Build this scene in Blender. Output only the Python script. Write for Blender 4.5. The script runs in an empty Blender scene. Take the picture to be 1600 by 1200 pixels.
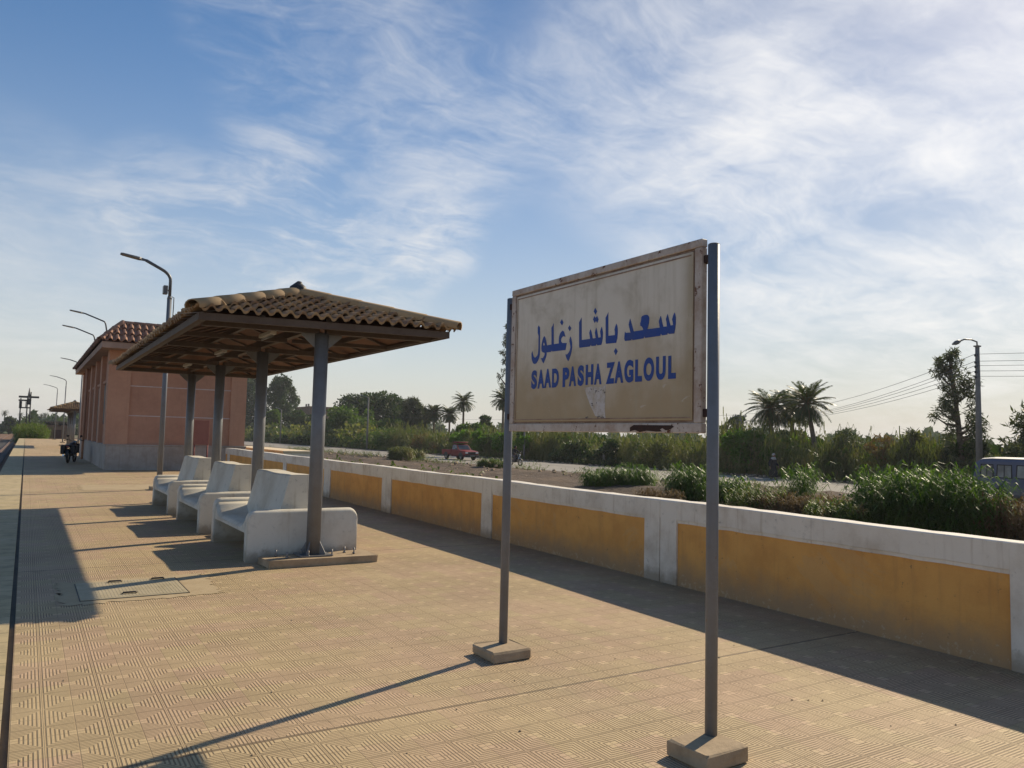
import bpy, math, random
import numpy as np
from mathutils import Vector, Matrix, noise as mnoise
from mathutils.geometry import tessellate_polygon
PI = math.pi
rad = math.radians
random.seed(7)
SC = bpy.context.scene
COL = SC.collection

# ------------------------------------------------------------------ camera
YAW, PITCH, ROLL, EYE = rad(32.1), rad(4.0), rad(1.4), 1.6
FOC = 1205.0
def cam_basis():
    fw = Vector((math.sin(YAW) * math.cos(PITCH), math.cos(YAW) * math.cos(PITCH), math.sin(PITCH)))
    r = Vector((math.cos(YAW), -math.sin(YAW), 0)); u = r.cross(fw)
    return r * math.cos(ROLL) + u * math.sin(ROLL), -r * math.sin(ROLL) + u * math.cos(ROLL), fw
CR, CU, CF = cam_basis()
CAM = Vector((0, 0, EYE))
cd = bpy.data.cameras.new('camera'); cam = bpy.data.objects.new('camera', cd); COL.objects.link(cam)
cd.sensor_width = 36; cd.lens = 36 * FOC / 1600; cd.clip_end = 6000; cd.clip_start = 0.05
cam.matrix_world = Matrix(((CR.x, CU.x, -CF.x, 0), (CR.y, CU.y, -CF.y, 0), (CR.z, CU.z, -CF.z, EYE), (0, 0, 0, 1)))
SC.camera = cam

# directions measured from the photograph, used to find real positions
def ray(px, py): return CF + CR * ((px - 800) / FOC) + CU * ((600 - py) / FOC)
def on_z(px, py, z=0.0):
    d = ray(px, py); return CAM + d * ((z - EYE) / d.z)
def on_x(px, py, x):
    d = ray(px, py); return CAM + d * (x / d.x)
def on_y(px, py, y):
    d = ray(px, py); return CAM + d * (y / d.y)

# ------------------------------------------------------------------ sun and sky
SUN_EL = rad(34.5)
SUN_DIR = Vector((0.949 * math.cos(SUN_EL), 0.314 * math.cos(SUN_EL), math.sin(SUN_EL))).normalized()
sl = bpy.data.lights.new('sun', 'SUN'); sl.energy = 4.3; sl.angle = rad(0.6); sl.color = (1.0, 0.86, 0.64)
so = bpy.data.objects.new('sun', sl); COL.objects.link(so)
so.rotation_euler = SUN_DIR.to_track_quat('Z', 'Y').to_euler(); so.location = (40, 10, 40)
SC.view_settings.view_transform = 'Standard'; SC.view_settings.look = 'None'
SC.view_settings.gamma = 1; SC.view_settings.exposure = 0.28
SC.view_settings.use_curve_mapping = False

class NT:
    """small helper to write node trees"""
    def __init__(s, tree): s.t = tree; s.n = tree.nodes; s.l = tree.links
    def add(s, kind, **kw):
        nd = s.n.new(kind)
        for k, v in kw.items(): setattr(nd, k, v)
        return nd
    def put(s, sock, v):
        if isinstance(v, bpy.types.NodeSocket): s.l.new(v, sock)
        elif v is not None:
            if isinstance(v, (tuple, list)) and len(v) == 3 and sock.type == 'RGBA': v = (*v, 1)
            sock.default_value = v
    def math(s, op, a, b=None, c=None, clamp=False):
        nd = s.add('ShaderNodeMath', operation=op, use_clamp=clamp)
        for i, v in enumerate((a, b, c)):
            if v is not None: s.put(nd.inputs[i], v)
        return nd.outputs[0]
    def vmath(s, op, a, b=None, out=0):
        nd = s.add('ShaderNodeVectorMath', operation=op)
        s.put(nd.inputs[0], a)
        if b is not None: s.put(nd.inputs[1], b)
        return nd.outputs[out]
    def noise(s, vec, scale, detail=4, rough=0.55, dist=0.0, out='Fac'):
        nd = s.add('ShaderNodeTexNoise'); s.put(nd.inputs['Vector'], vec)
        nd.inputs['Scale'].default_value = scale; nd.inputs['Detail'].default_value = detail
        nd.inputs['Roughness'].default_value = rough; nd.inputs['Distortion'].default_value = dist
        return nd.outputs[out]
    def ramp(s, f, lo, hi, a=0.0, b=1.0, smooth=True):
        nd = s.add('ShaderNodeMapRange', interpolation_type='SMOOTHSTEP' if smooth else 'LINEAR')
        s.put(nd.inputs[0], f)
        for i, v in zip((1, 2, 3, 4), (lo, hi, a, b)): nd.inputs[i].default_value = v
        return nd.outputs[0]
    def mix(s, f, a, b, mode='MIX'):
        nd = s.add('ShaderNodeMix', data_type='RGBA', blend_type=mode)
        s.put(nd.inputs[0], f); s.put(nd.inputs[6], a); s.put(nd.inputs[7], b)
        return nd.outputs[2]
    def mapping(s, v, scale=(1, 1, 1), rot=(0, 0, 0), loc=(0, 0, 0)):
        nd = s.add('ShaderNodeMapping'); s.put(nd.inputs[0], v)
        nd.inputs[1].default_value = loc; nd.inputs[2].default_value = rot; nd.inputs[3].default_value = scale
        return nd.outputs[0]
    def sep(s, v):
        nd = s.add('ShaderNodeSeparateXYZ'); s.put(nd.inputs[0], v); return nd.outputs
    def comb(s, x=0, y=0, z=0):
        nd = s.add('ShaderNodeCombineXYZ')
        for i, v in enumerate((x, y, z)): s.put(nd.inputs[i], v)
        return nd.outputs[0]

def make_world():
    w = bpy.data.worlds.new('World'); SC.world = w; w.use_nodes = True
    t = NT(w.node_tree); t.n.clear()
    out = t.add('ShaderNodeOutputWorld'); bg = t.add('ShaderNodeBackground'); t.l.new(bg.outputs[0], out.inputs[0])
    sky = t.add('ShaderNodeTexSky', sky_type='NISHITA'); sky.sun_disc = False
    sky.sun_elevation = SUN_EL; sky.sun_rotation = math.atan2(SUN_DIR.x, SUN_DIR.y)
    sky.altitude = 0; sky.air_density = 1.0; sky.dust_density = 0.5; sky.ozone_density = 2.2
    tc = t.add('ShaderNodeTexCoord'); d = t.vmath('NORMALIZE', tc.outputs['Generated'])
    x, y, z = t.sep(d)
    zz = t.math('ADD', t.math('MAXIMUM', z, 0.0), 0.20)
    p = t.comb(t.math('DIVIDE', x, zz), t.math('DIVIDE', y, zz), 0.0)      # the cloud sheet seen in perspective
    def blob(px, py, r_in, r_out, gain=1.0):
        c = ray(px, py).normalized()
        dt = t.vmath('DOT_PRODUCT', d, tuple(c), out=1)
        return t.math('MULTIPLY', t.ramp(dt, math.cos(r_out), math.cos(r_in)), gain)
    warp = t.vmath('SCALE', t.vmath('SUBTRACT', t.noise(p, 1.3, 4, 0.55, out='Color'), (0.5, 0.5, 0.5)))
    warp.node.inputs['Scale'].default_value = 0.55
    pw = t.vmath('ADD', p, warp)
    # fibres run away and to the right
    fib = t.noise(t.mapping(pw, scale=(0.9, 3.6, 1), rot=(0, 0, rad(-38))), 1.2, 7, 0.52, 0.4)
    fib2 = t.noise(t.mapping(pw, scale=(3.4, 0.9, 1), rot=(0, 0, rad(-12))), 1.2, 7, 0.55, 0.4)
    puff = t.noise(pw, 1.5, 10, 0.6)
    fine = t.noise(t.mapping(pw, scale=(2, 5, 1), rot=(0, 0, rad(-30))), 6.0, 7, 0.62, 0.3)
    puff2 = t.noise(pw, 4.6, 8, 0.62)
    f = t.math('MULTIPLY', fib, 0.22)
    for nz, wgt in ((fib2, 0.12), (puff, 0.34), (puff2, 0.22), (fine, 0.10)): f = t.math('ADD', f, t.math('MULTIPLY', nz, wgt))
    def layer(mask, lo, hi): return t.math('MULTIPLY', mask, t.ramp(f, lo, hi))
    def add_all(lst):
        a = lst[0]
        for b in lst[1:]: a = t.math('SUBTRACT', 1.0, t.math('MULTIPLY', t.math('SUBTRACT', 1.0, a), t.math('SUBTRACT', 1.0, b)))
        return a
    right = add_all([blob(1270, 130, 0.10, 0.34), blob(1500, 160, 0.12, 0.40, .85), blob(1000, 150, 0.03, 0.20, .8), blob(1650, 60, 0.2, 0.45)])
    mid = add_all([blob(500, 90, 0.04, 0.16), blob(690, 190, 0.04, 0.16), blob(420, 40, 0.02, 0.12, .8), blob(600, 20, .03, .14, .8)])
    low = add_all([blob(430, 350, 0.03, 0.13, .8), blob(690, 370, 0.015, 0.07, .9), blob(540, 430, .04, .13, .7), blob(250, 330, .02, .10, .6), blob(660, 412, .01, .05, .8)])
    left = add_all([blob(60, 410, 0.05, 0.16, .75), blob(-40, 380, .06, .17, .7), blob(130, 520, .05, .2, .7)])
    rlow = add_all([blob(1350, 470, 0.1, 0.32, .8), blob(1180, 520, .08, .22, .8), blob(1560, 330, .05, .22, .8)])
    cl = add_all([layer(right, 0.36, 0.68), t.math('MULTIPLY', layer(mid, 0.42, 0.66), .8), t.math('MULTIPLY', layer(low, 0.45, 0.60), .8),
                  t.math('MULTIPLY', layer(left, 0.38, 0.70), .55), t.math('MULTIPLY', layer(rlow, 0.36, 0.72), .5), t.math('MULTIPLY', t.ramp(f, 0.56, 0.80), 0.06)])
    # milky band low over the land
    band = t.math('MULTIPLY', t.math('POWER', t.ramp(z, 0.0, 0.50, 1.0, 0.0, False), 2.0), 0.94)
    sund = t.math('MAXIMUM', t.vmath('DOT_PRODUCT', d, tuple(SUN_DIR), out=1), 0.0)
    glow = t.math('ADD', 1.0, t.math('MULTIPLY', t.math('POWER', sund, 5.0), 0.3))      # cloud is brighter near the sun
    white = t.vmath('SCALE', (7.1, 6.95, 6.75)); t.put(white.node.inputs['Scale'], glow)
    milk = t.vmath('SCALE', (5.75, 5.5, 5.15)); t.put(milk.node.inputs['Scale'], t.math('ADD', 1.0, t.math('MULTIPLY', t.math('POWER', sund, 3.0), 0.08)))
    hs = t.add('ShaderNodeHueSaturation'); hs.inputs['Saturation'].default_value = 1.2; hs.inputs['Value'].default_value = 1.0
    t.l.new(sky.outputs[0], hs.inputs['Color'])
    c1 = t.mix(band, hs.outputs[0], milk)
    c1 = t.vmath('SCALE', c1); t.put(c1.node.inputs['Scale'], t.math('SUBTRACT', 1.0, t.math('MULTIPLY', t.math('POWER', sund, 3.0), 0.42)))
    c2 = t.mix(t.math('MULTIPLY', cl, 0.90), c1, white)
    t.l.new(c2, bg.inputs[0]); bg.inputs[1].default_value = 0.102
make_world()

# ------------------------------------------------------------------ materials
def new_mat(name):
    m = bpy.data.materials.new(name); m.use_nodes = True
    t = NT(m.node_tree); t.n.clear()
    out = t.add('ShaderNodeOutputMaterial'); b = t.add('ShaderNodeBsdfPrincipled'); t.l.new(b.outputs[0], out.inputs[0])
    tc = t.add('ShaderNodeTexCoord')
    return m, t, b, tc.outputs['Object']
def bump(t, b, h, strength=0.4, dist=0.01):
    nd = t.add('ShaderNodeBump'); nd.inputs['Strength'].default_value = strength; nd.inputs['Distance'].default_value = dist
    t.put(nd.inputs['Height'], h); t.l.new(nd.outputs[0], b.inputs['Normal'])
def worn(name, base, dirt=None, scale=3.0, amt=0.5, rough=0.8, streak=0.0, bumps=0.25, bscale=60, spec=0.3, metal=0.0, speck=None, speck_lo=0.66):
    m, t, b, o = new_mat(name)
    if dirt is None: dirt = tuple(c * 0.55 for c in base)
    n1 = t.noise(o, scale, 6, 0.62); n2 = t.noise(o, scale * 7, 4, 0.6)
    f = t.math('MULTIPLY', t.ramp(t.math('ADD', t.math('MULTIPLY', n1, .7), t.math('MULTIPLY', n2, .3)), 0.38, 0.68), amt)
    c = t.mix(f, base, dirt)
    if streak:
        s = t.noise(t.mapping(o, scale=(9, 9, 0.7)), 1.6, 5, 0.6)
        c = t.mix(t.math('MULTIPLY', t.ramp(s, 0.5, 0.72), streak), c, dirt)
    if speck:
        s2 = t.noise(o, scale * 3.1, 7, 0.7)
        c = t.mix(t.ramp(s2, speck_lo, speck_lo + .04), c, speck)
    t.put(b.inputs['Base Color'], c); b.inputs['Roughness'].default_value = rough
    b.inputs['Specular IOR Level'].default_value = spec; b.inputs['Metallic'].default_value = metal
    if bumps: bump(t, b, t.math('ADD', t.noise(o, bscale, 4, 0.7), t.math('MULTIPLY', n2, .8)), bumps, 0.006)
    return m
def leafy(name, dark, light, tscale=0.35, trans=0.35, rough=0.55, tip=None):
    m = bpy.data.materials.new(name); m.use_nodes = True
    t = NT(m.node_tree); t.n.clear()
    out = t.add('ShaderNodeOutputMaterial'); tc = t.add('ShaderNodeTexCoord'); o = tc.outputs['Object']
    g = t.add('ShaderNodeNewGeometry')
    f = t.math('ADD', t.math('MULTIPLY', t.ramp(t.noise(o, tscale, 3, .6), .35, .65), .55), t.math('MULTIPLY', g.outputs['Random Per Island'], .45))
    c = t.mix(f, dark, light)
    if tip: c = t.mix(t.ramp(t.noise(o, tscale * 2.3 + .2, 3, .6), .56, .66), c, tip)
    b = t.add('ShaderNodeBsdfPrincipled'); t.put(b.inputs['Base Color'], c); b.inputs['Roughness'].default_value = rough
    b.inputs['Specular IOR Level'].default_value = 0.22
    tr = t.add('ShaderNodeBsdfTranslucent'); t.put(tr.inputs[0], t.mix(1.0, c, (0.95, 1.1, 0.35), 'MULTIPLY'))
    mx = t.add('ShaderNodeMixShader'); mx.inputs[0].default_value = trans
    t.l.new(b.outputs[0], mx.inputs[1]); t.l.new(tr.outputs[0], mx.inputs[2]); t.l.new(mx.outputs[0], out.inputs[0])
    return m

def tile_mat():
    m, t, b, o = new_mat('platform_tiles')
    x, y, z = t.sep(o)
    P = 0.30
    def cell(c, off): return t.math('SUBTRACT', t.math('FRACT', t.math('ADD', t.math('DIVIDE', t.math('SUBTRACT', c, off), P), 0.5)), 0.5)
    u = cell(x, 0.02); v = cell(y, 0.24)
    au = t.math('ABSOLUTE', u); av = t.math('ABSOLUTE', v)
    mx = t.math('MAXIMUM', au, av)
    fr = t.math('FRACT', t.math('MULTIPLY', mx, 15.0))
    tri = t.math('MULTIPLY', t.math('ABSOLUTE', t.math('SUBTRACT', fr, 0.5)), 2.0)       # 1 at ridge edges
    ridge = t.ramp(tri, 0.45, 0.75)                                                       # 1 = groove
    centre = t.ramp(mx, 0.085, 0.095)
    groove = t.math('MULTIPLY', ridge, centre)
    joint = t.math('MAXIMUM', t.ramp(t.math('MINIMUM', au, av), 0.006, 0.012, 1, 0), t.ramp(mx, 0.488, 0.493))
    wear = t.ramp(t.noise(o, 0.75, 6, 0.68), 0.38, 0.68, 1.0, 0.45)
    # wide construction joints every six metres
    fj = t.math('ABSOLUTE', t.math('SUBTRACT', t.math('FRACT', t.math('ADD', t.math('DIVIDE', t.math('SUBTRACT', y, 4.15), 5.98), 0.5)), 0.5))
    seam = t.ramp(t.math('ADD', fj, t.math('MULTIPLY', t.noise(o, 9, 3, .6), .0008)), 0.0020, 0.0032, 1, 0)
    # tone of each tile
    tx = t.math('FLOOR', t.math('DIVIDE', t.math('SUBTRACT', x, 0.02), P)); ty = t.math('FLOOR', t.math('DIVIDE', t.math('SUBTRACT', y, 0.24), P))
    wn = t.add('ShaderNodeTexWhiteNoise', noise_dimensions='2D'); t.put(wn.inputs['Vector'], t.comb(tx, ty, 0))
    pink = t.math('MULTIPLY', t.ramp(t.math('ADD', t.math('MULTIPLY', wn.outputs['Value'], .5), t.math('MULTIPLY', t.noise(o, .9, 3, .5), .7)), 0.42, 0.85), 0.8)
    c = t.mix(pink, (0.54, 0.405, 0.225), (0.54, 0.365, 0.24))
    big = t.ramp(t.noise(o, 0.35, 5, 0.6), 0.35, 0.7)
    c = t.mix(t.math('MULTIPLY', big, 0.35), c, (0.40, 0.30, 0.17))
    c = t.mix(t.ramp(t.noise(o, 2.6, 6, 0.68), 0.58, 0.78, 0, 0.35), c, (0.27, 0.20, 0.115))
    c = t.mix(t.ramp(t.noise(o, 14, 3, 0.6), 0.66, 0.74, 0, 0.35), c, (0.18, 0.14, 0.09))
    # soft dusty blotches in yellow-grey
    c = t.mix(t.ramp(t.noise(o, 1.1, 4, 0.6), 0.55, 0.72, 0, 0.4), c, (0.47, 0.38, 0.21))
    # sand blown against the wall and drips of something dark
    c = t.mix(t.math('MULTIPLY', t.ramp(t.math('ADD', x, t.math('MULTIPLY', t.noise(o, 1.6, 5, .65), 1.2)), 6.2, 6.9), .7), c, (0.33, 0.255, 0.16))
    c = t.mix(t.ramp(t.noise(o, 0.8, 7, 0.72, 0.6), 0.63, 0.70, 0, 0.45), c, (0.24, 0.17, 0.10))
    grv = t.math('MULTIPLY', groove, wear)
    c = t.mix(t.math('MULTIPLY', grv, 0.82), c, (0.15, 0.10, 0.055))
    c = t.mix(t.math('MULTIPLY', t.math('MULTIPLY', joint, 0.32), wear), c, (0.14, 0.095, 0.055))
    c = t.mix(t.math('MULTIPLY', seam, 0.75), c, (0.12, 0.085, 0.05))
    c = t.mix(t.math('MULTIPLY', t.math('SUBTRACT', 1.0, centre), 0.0), c, (0.56, 0.46, 0.30))
    t.put(b.inputs['Base Color'], c); b.inputs['Roughness'].default_value = 0.72; b.inputs['Specular IOR Level'].default_value = 0.28
    h = t.math('SUBTRACT', 1.0, t.math('MAXIMUM', t.math('MAXIMUM', grv, joint), seam))
    h = t.math('ADD', h, t.math('MULTIPLY', t.noise(o, 90, 3, .7), 0.35))
    bump(t, b, h, 0.8, 0.005)
    return m
def edge_mat():
    m, t, b, o = new_mat('platform_edge_tiles')
    x, y, z = t.sep(o)
    v = t.math('ABSOLUTE', t.math('SUBTRACT', t.math('FRACT', t.math('DIVIDE', y, 0.30)), 0.5))
    j = t.ramp(v, 0.47, 0.49)
    wn = t.add('ShaderNodeTexWhiteNoise', noise_dimensions='1D'); t.put(wn.inputs['W'], t.math('FLOOR', t.math('ADD', t.math('DIVIDE', y, 0.30), .0)))
    c = t.mix(wn.outputs['Value'], (0.44, 0.345, 0.18), (0.50, 0.39, 0.225))
    c = t.mix(t.ramp(t.noise(o, 4, 6, .65), .42, .7, 0, .6), c, (0.22, 0.18, 0.10))
    c = t.mix(t.math('MULTIPLY', j, .7), c, (0.10, 0.08, 0.05))
    t.put(b.inputs['Base Color'], c); b.inputs['Roughness'].default_value = .8
    bump(t, b, t.math('SUBTRACT', t.noise(o, 50, 4, .7), j), .4, .004)
    return m
def yellow_wall_mat():
    m, t, b, o = new_mat('ochre_wall_paint')
    x, y, z = t.sep(o)
    n = t.noise(o, 2.2, 6, .65)
    c = t.mix(t.ramp(n, .35, .7), (0.73, 0.375, 0.10), (0.61, 0.295, 0.075))
    s = t.noise(t.mapping(o, scale=(7, 7, 0.5)), 1.5, 6, .62)
    c = t.mix(t.ramp(s, .50, .78, 0, .5), c, (0.42, 0.22, 0.08))
    pt = t.noise(o, 1.1, 9, .72, .5)
    c = t.mix(t.ramp(pt, .57, .60, 0, .45), c, (0.62, 0.36, 0.14)); c = t.mix(t.ramp(pt, .40, .37, 0, .35), c, (0.50, 0.25, 0.065))
    # splash-back dirt and salt along the foot, worn patches
    foot = t.ramp(t.math('ADD', z, t.math('MULTIPLY', t.noise(o, 5, 5, .7), -.34)), -.17, 0.24, 1.0, 0.0)
    c = t.mix(t.math('MULTIPLY', foot, .85), c, (0.34, 0.235, 0.135))
    c = t.mix(t.ramp(t.noise(o, 17, 6, .7), .64, .70, 0, .7), c, (0.20, 0.12, 0.06))
    chip = t.math('ADD', t.noise(o, 21, 5, .7), t.ramp(z, 0.0, .3, .14, 0.0)); c = t.mix(t.ramp(chip, .70, .73, 0, .5), c, (0.52, 0.42, 0.29))
    t.put(b.inputs['Base Color'], c); b.inputs['Roughness'].default_value = .85
    bump(t, b, t.noise(o, 45, 6, .75), .35, .008)
    return m
def white_wall_mat(name='white_wall_paint', base=(0.76, 0.70, 0.60), dirt=(0.44, 0.35, 0.25)):
    m, t, b, o = new_mat(name)
    n = t.noise(o, 1.6, 6, .65)
    c = t.mix(t.ramp(n, .42, .72, 0, .6), base, dirt)
    c = t.mix(t.ramp(t.noise(o, 5.5, 8, .72), .54, .70, 0, .35), c, tuple(k * .5 for k in base))
    s = t.noise(t.mapping(o, scale=(10, 10, .6)), 1.3, 6, .65)
    c = t.mix(t.ramp(s, .54, .76, 0, .65), c, dirt)
    c = t.mix(t.ramp(t.noise(o, 11, 6, .75), .62, .70, 0, .55), c, (0.26, 0.22, 0.16))
    zc = t.sep(o)[2]
    foot = t.ramp(t.math('ADD', zc, t.math('MULTIPLY', t.noise(o, 6, 6, .7), -.30)), -.13, .05, .75, 0)
    c = t.mix(foot, c, (0.27, 0.205, 0.13))
    c = t.mix(t.ramp(t.noise(o, 2.6, 8, .75, .3), .60, .64, 0, .35), c, tuple(k * .72 for k in base))
    t.put(b.inputs['Base Color'], c); b.inputs['Roughness'].default_value = .8
    bump(t, b, t.math('ADD', t.noise(o, 35, 6, .75), t.math('MULTIPLY', t.noise(o, 3, 3, .5), 1.2)), .35, .007)
    return m
def sign_mat():
    m, t, b, o = new_mat('sign_cream_enamel')
    x, y, z = t.sep(o)
    c = (0.71, 0.63, 0.52)
    low = t.ramp(t.math('ADD', z, t.math('MULTIPLY', t.noise(o, 2.4, 5, .6), -.8)), 1.38, 2.0, 1, 0)
    c = t.mix(t.math('MULTIPLY', low, .95), c, (0.42, 0.30, 0.165))
    c = t.mix(t.ramp(t.noise(o, 3.2, 6, .62, .4), .48, .72, 0, .55), c, (0.36, 0.28, 0.17))
    s = t.noise(t.mapping(o, scale=(8, 8, .6)), 1.4, 5, .6)
    c = t.mix(t.ramp(s, .50, .74, 0, .4), c, (0.42, 0.34, 0.22))
    # the rim has gathered more dirt
    ed = t.math('MAXIMUM', t.ramp(y, 3.03, 3.17, 1, 0), t.ramp(y, 4.80, 4.90, 0, .8))
    c = t.mix(t.math('MULTIPLY', ed, t.ramp(t.noise(o, 4, 5, .6), .3, .6, .25, .75)), c, (0.33, 0.24, 0.13))
    c = t.mix(t.ramp(t.noise(o, 30, 5, .7), .68, .73, 0, .7), c, (0.20, 0.14, 0.09))
    # pale scratches
    c = t.mix(t.ramp(t.noise(t.mapping(o, scale=(1, 3, 9), rot=(rad(35), 0, 0)), 3.0, 3, .5, .8), .68, .71, 0, .35), c, (0.62, 0.58, 0.50))
    t.put(b.inputs['Base Color'], c); b.inputs['Roughness'].default_value = .5; b.inputs['Specular IOR Level'].default_value = .35
    bump(t, b, t.noise(o, 6, 3, .5), .12, .01)
    return m
def ground_mat():
    m, t, b, o = new_mat('field_soil')
    n = t.noise(o, .03, 5, .6); n2 = t.noise(o, .5, 6, .65)
    c = t.mix(t.ramp(n, .42, .58), (0.17, 0.125, 0.075), (0.10, 0.115, 0.045))
    c = t.mix(t.ramp(n2, .45, .7), c, (0.24, 0.18, 0.11))
    t.put(b.inputs['Base Color'], c); b.inputs['Roughness'].default_value = .95
    bump(t, b, t.noise(o, 3, 8, .7), .6, .15)
    return m
def dirt_mat():
    m, t, b, o = new_mat('bank_soil')
    n = t.noise(o, .45, 6, .65); n2 = t.noise(o, 3.5, 6, .7)
    c = t.mix(t.ramp(n, .38, .66), (0.078, 0.050, 0.031), (0.15, 0.10, 0.062))
    c = t.mix(t.ramp(n2, .52, .72, 0, .6), c, (0.035, 0.026, 0.018))
    c = t.mix(t.ramp(t.noise(o, 9, 3, .6), .68, .72, 0, .8), c, (0.25, 0.21, 0.16))
    t.put(b.inputs['Base Color'], c); b.inputs['Roughness'].default_value = .95
    bump(t, b, t.noise(o, 8, 8, .75), .9, .12)
    return m
def road_mat():
    m, t, b, o = new_mat('dusty_asphalt')
    n = t.noise(t.mapping(o, scale=(1.2, .15, 1)), .8, 5, .6)
    c = t.mix(t.ramp(n, .3, .7), (0.21, 0.19, 0.165), (0.29, 0.26, 0.22))
    c = t.mix(t.ramp(t.noise(o, .3, 6, .7), .5, .7, 0, .6), c, (0.35, 0.30, 0.235))
    t.put(b.inputs['Base Color'], c); b.inputs['Roughness'].default_value = .9
    bump(t, b, t.noise(o, 15, 5, .7), .3, .02)
    return m
def clay_mat(name='clay_tile', a=(0.40, 0.235, 0.125), c2=(0.30, 0.155, 0.085)):
    m, t, b, o = new_mat(name)
    g = t.add('ShaderNodeNewGeometry')
    f = t.math('ADD', t.math('MULTIPLY', g.outputs['Random Per Island'], .5), t.math('MULTIPLY', t.noise(o, 5, 5, .65), .6))
    c = t.mix(t.ramp(f, .3, .85), a, c2)
    c = t.mix(t.ramp(t.noise(o, 2.2, 6, .7), .5, .75, 0, .5), c, (0.36, 0.27, 0.16))
    c = t.mix(t.ramp(t.noise(o, 22, 4, .7), .6, .7, 0, .4), c, (0.12, 0.08, 0.06))
    t.put(b.inputs['Base Color'], c); b.inputs['Roughness'].default_value = .85
    bump(t, b, t.noise(o, 60, 4, .7), .3, .005)
    return m
def car_paint(name, col, dirt=(0.30, 0.24, 0.17), amt=.4):
    m, t, b, o = new_mat(name)
    x, y, z = t.sep(o)
    f = t.math('MULTIPLY', t.ramp(t.math('ADD', z, t.math('MULTIPLY', t.noise(o, 3, 5, .6), -.7)), -.1, .7, 1, .15), amt)
    t.put(b.inputs['Base Color'], t.mix(f, col, dirt)); b.inputs['Roughness'].default_value = .5; b.inputs['Specular IOR Level'].default_value = .3
    b.inputs['Coat Weight'].default_value = .08; b.inputs['Coat Roughness'].default_value = .15
    return m
def glass_mat(name='car_glass', col=(0.03, 0.035, 0.04)):
    m, t, b, o = new_mat(name); t.put(b.inputs['Base Color'], t.mix(t.ramp(t.noise(o, 2, 3, .5), .4, .7, 0, .5), col, tuple(c * 2.5 for c in col)))
    b.inputs['Roughness'].default_value = .12; b.inputs['Specular IOR Level'].default_value = .8
    return m

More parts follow.
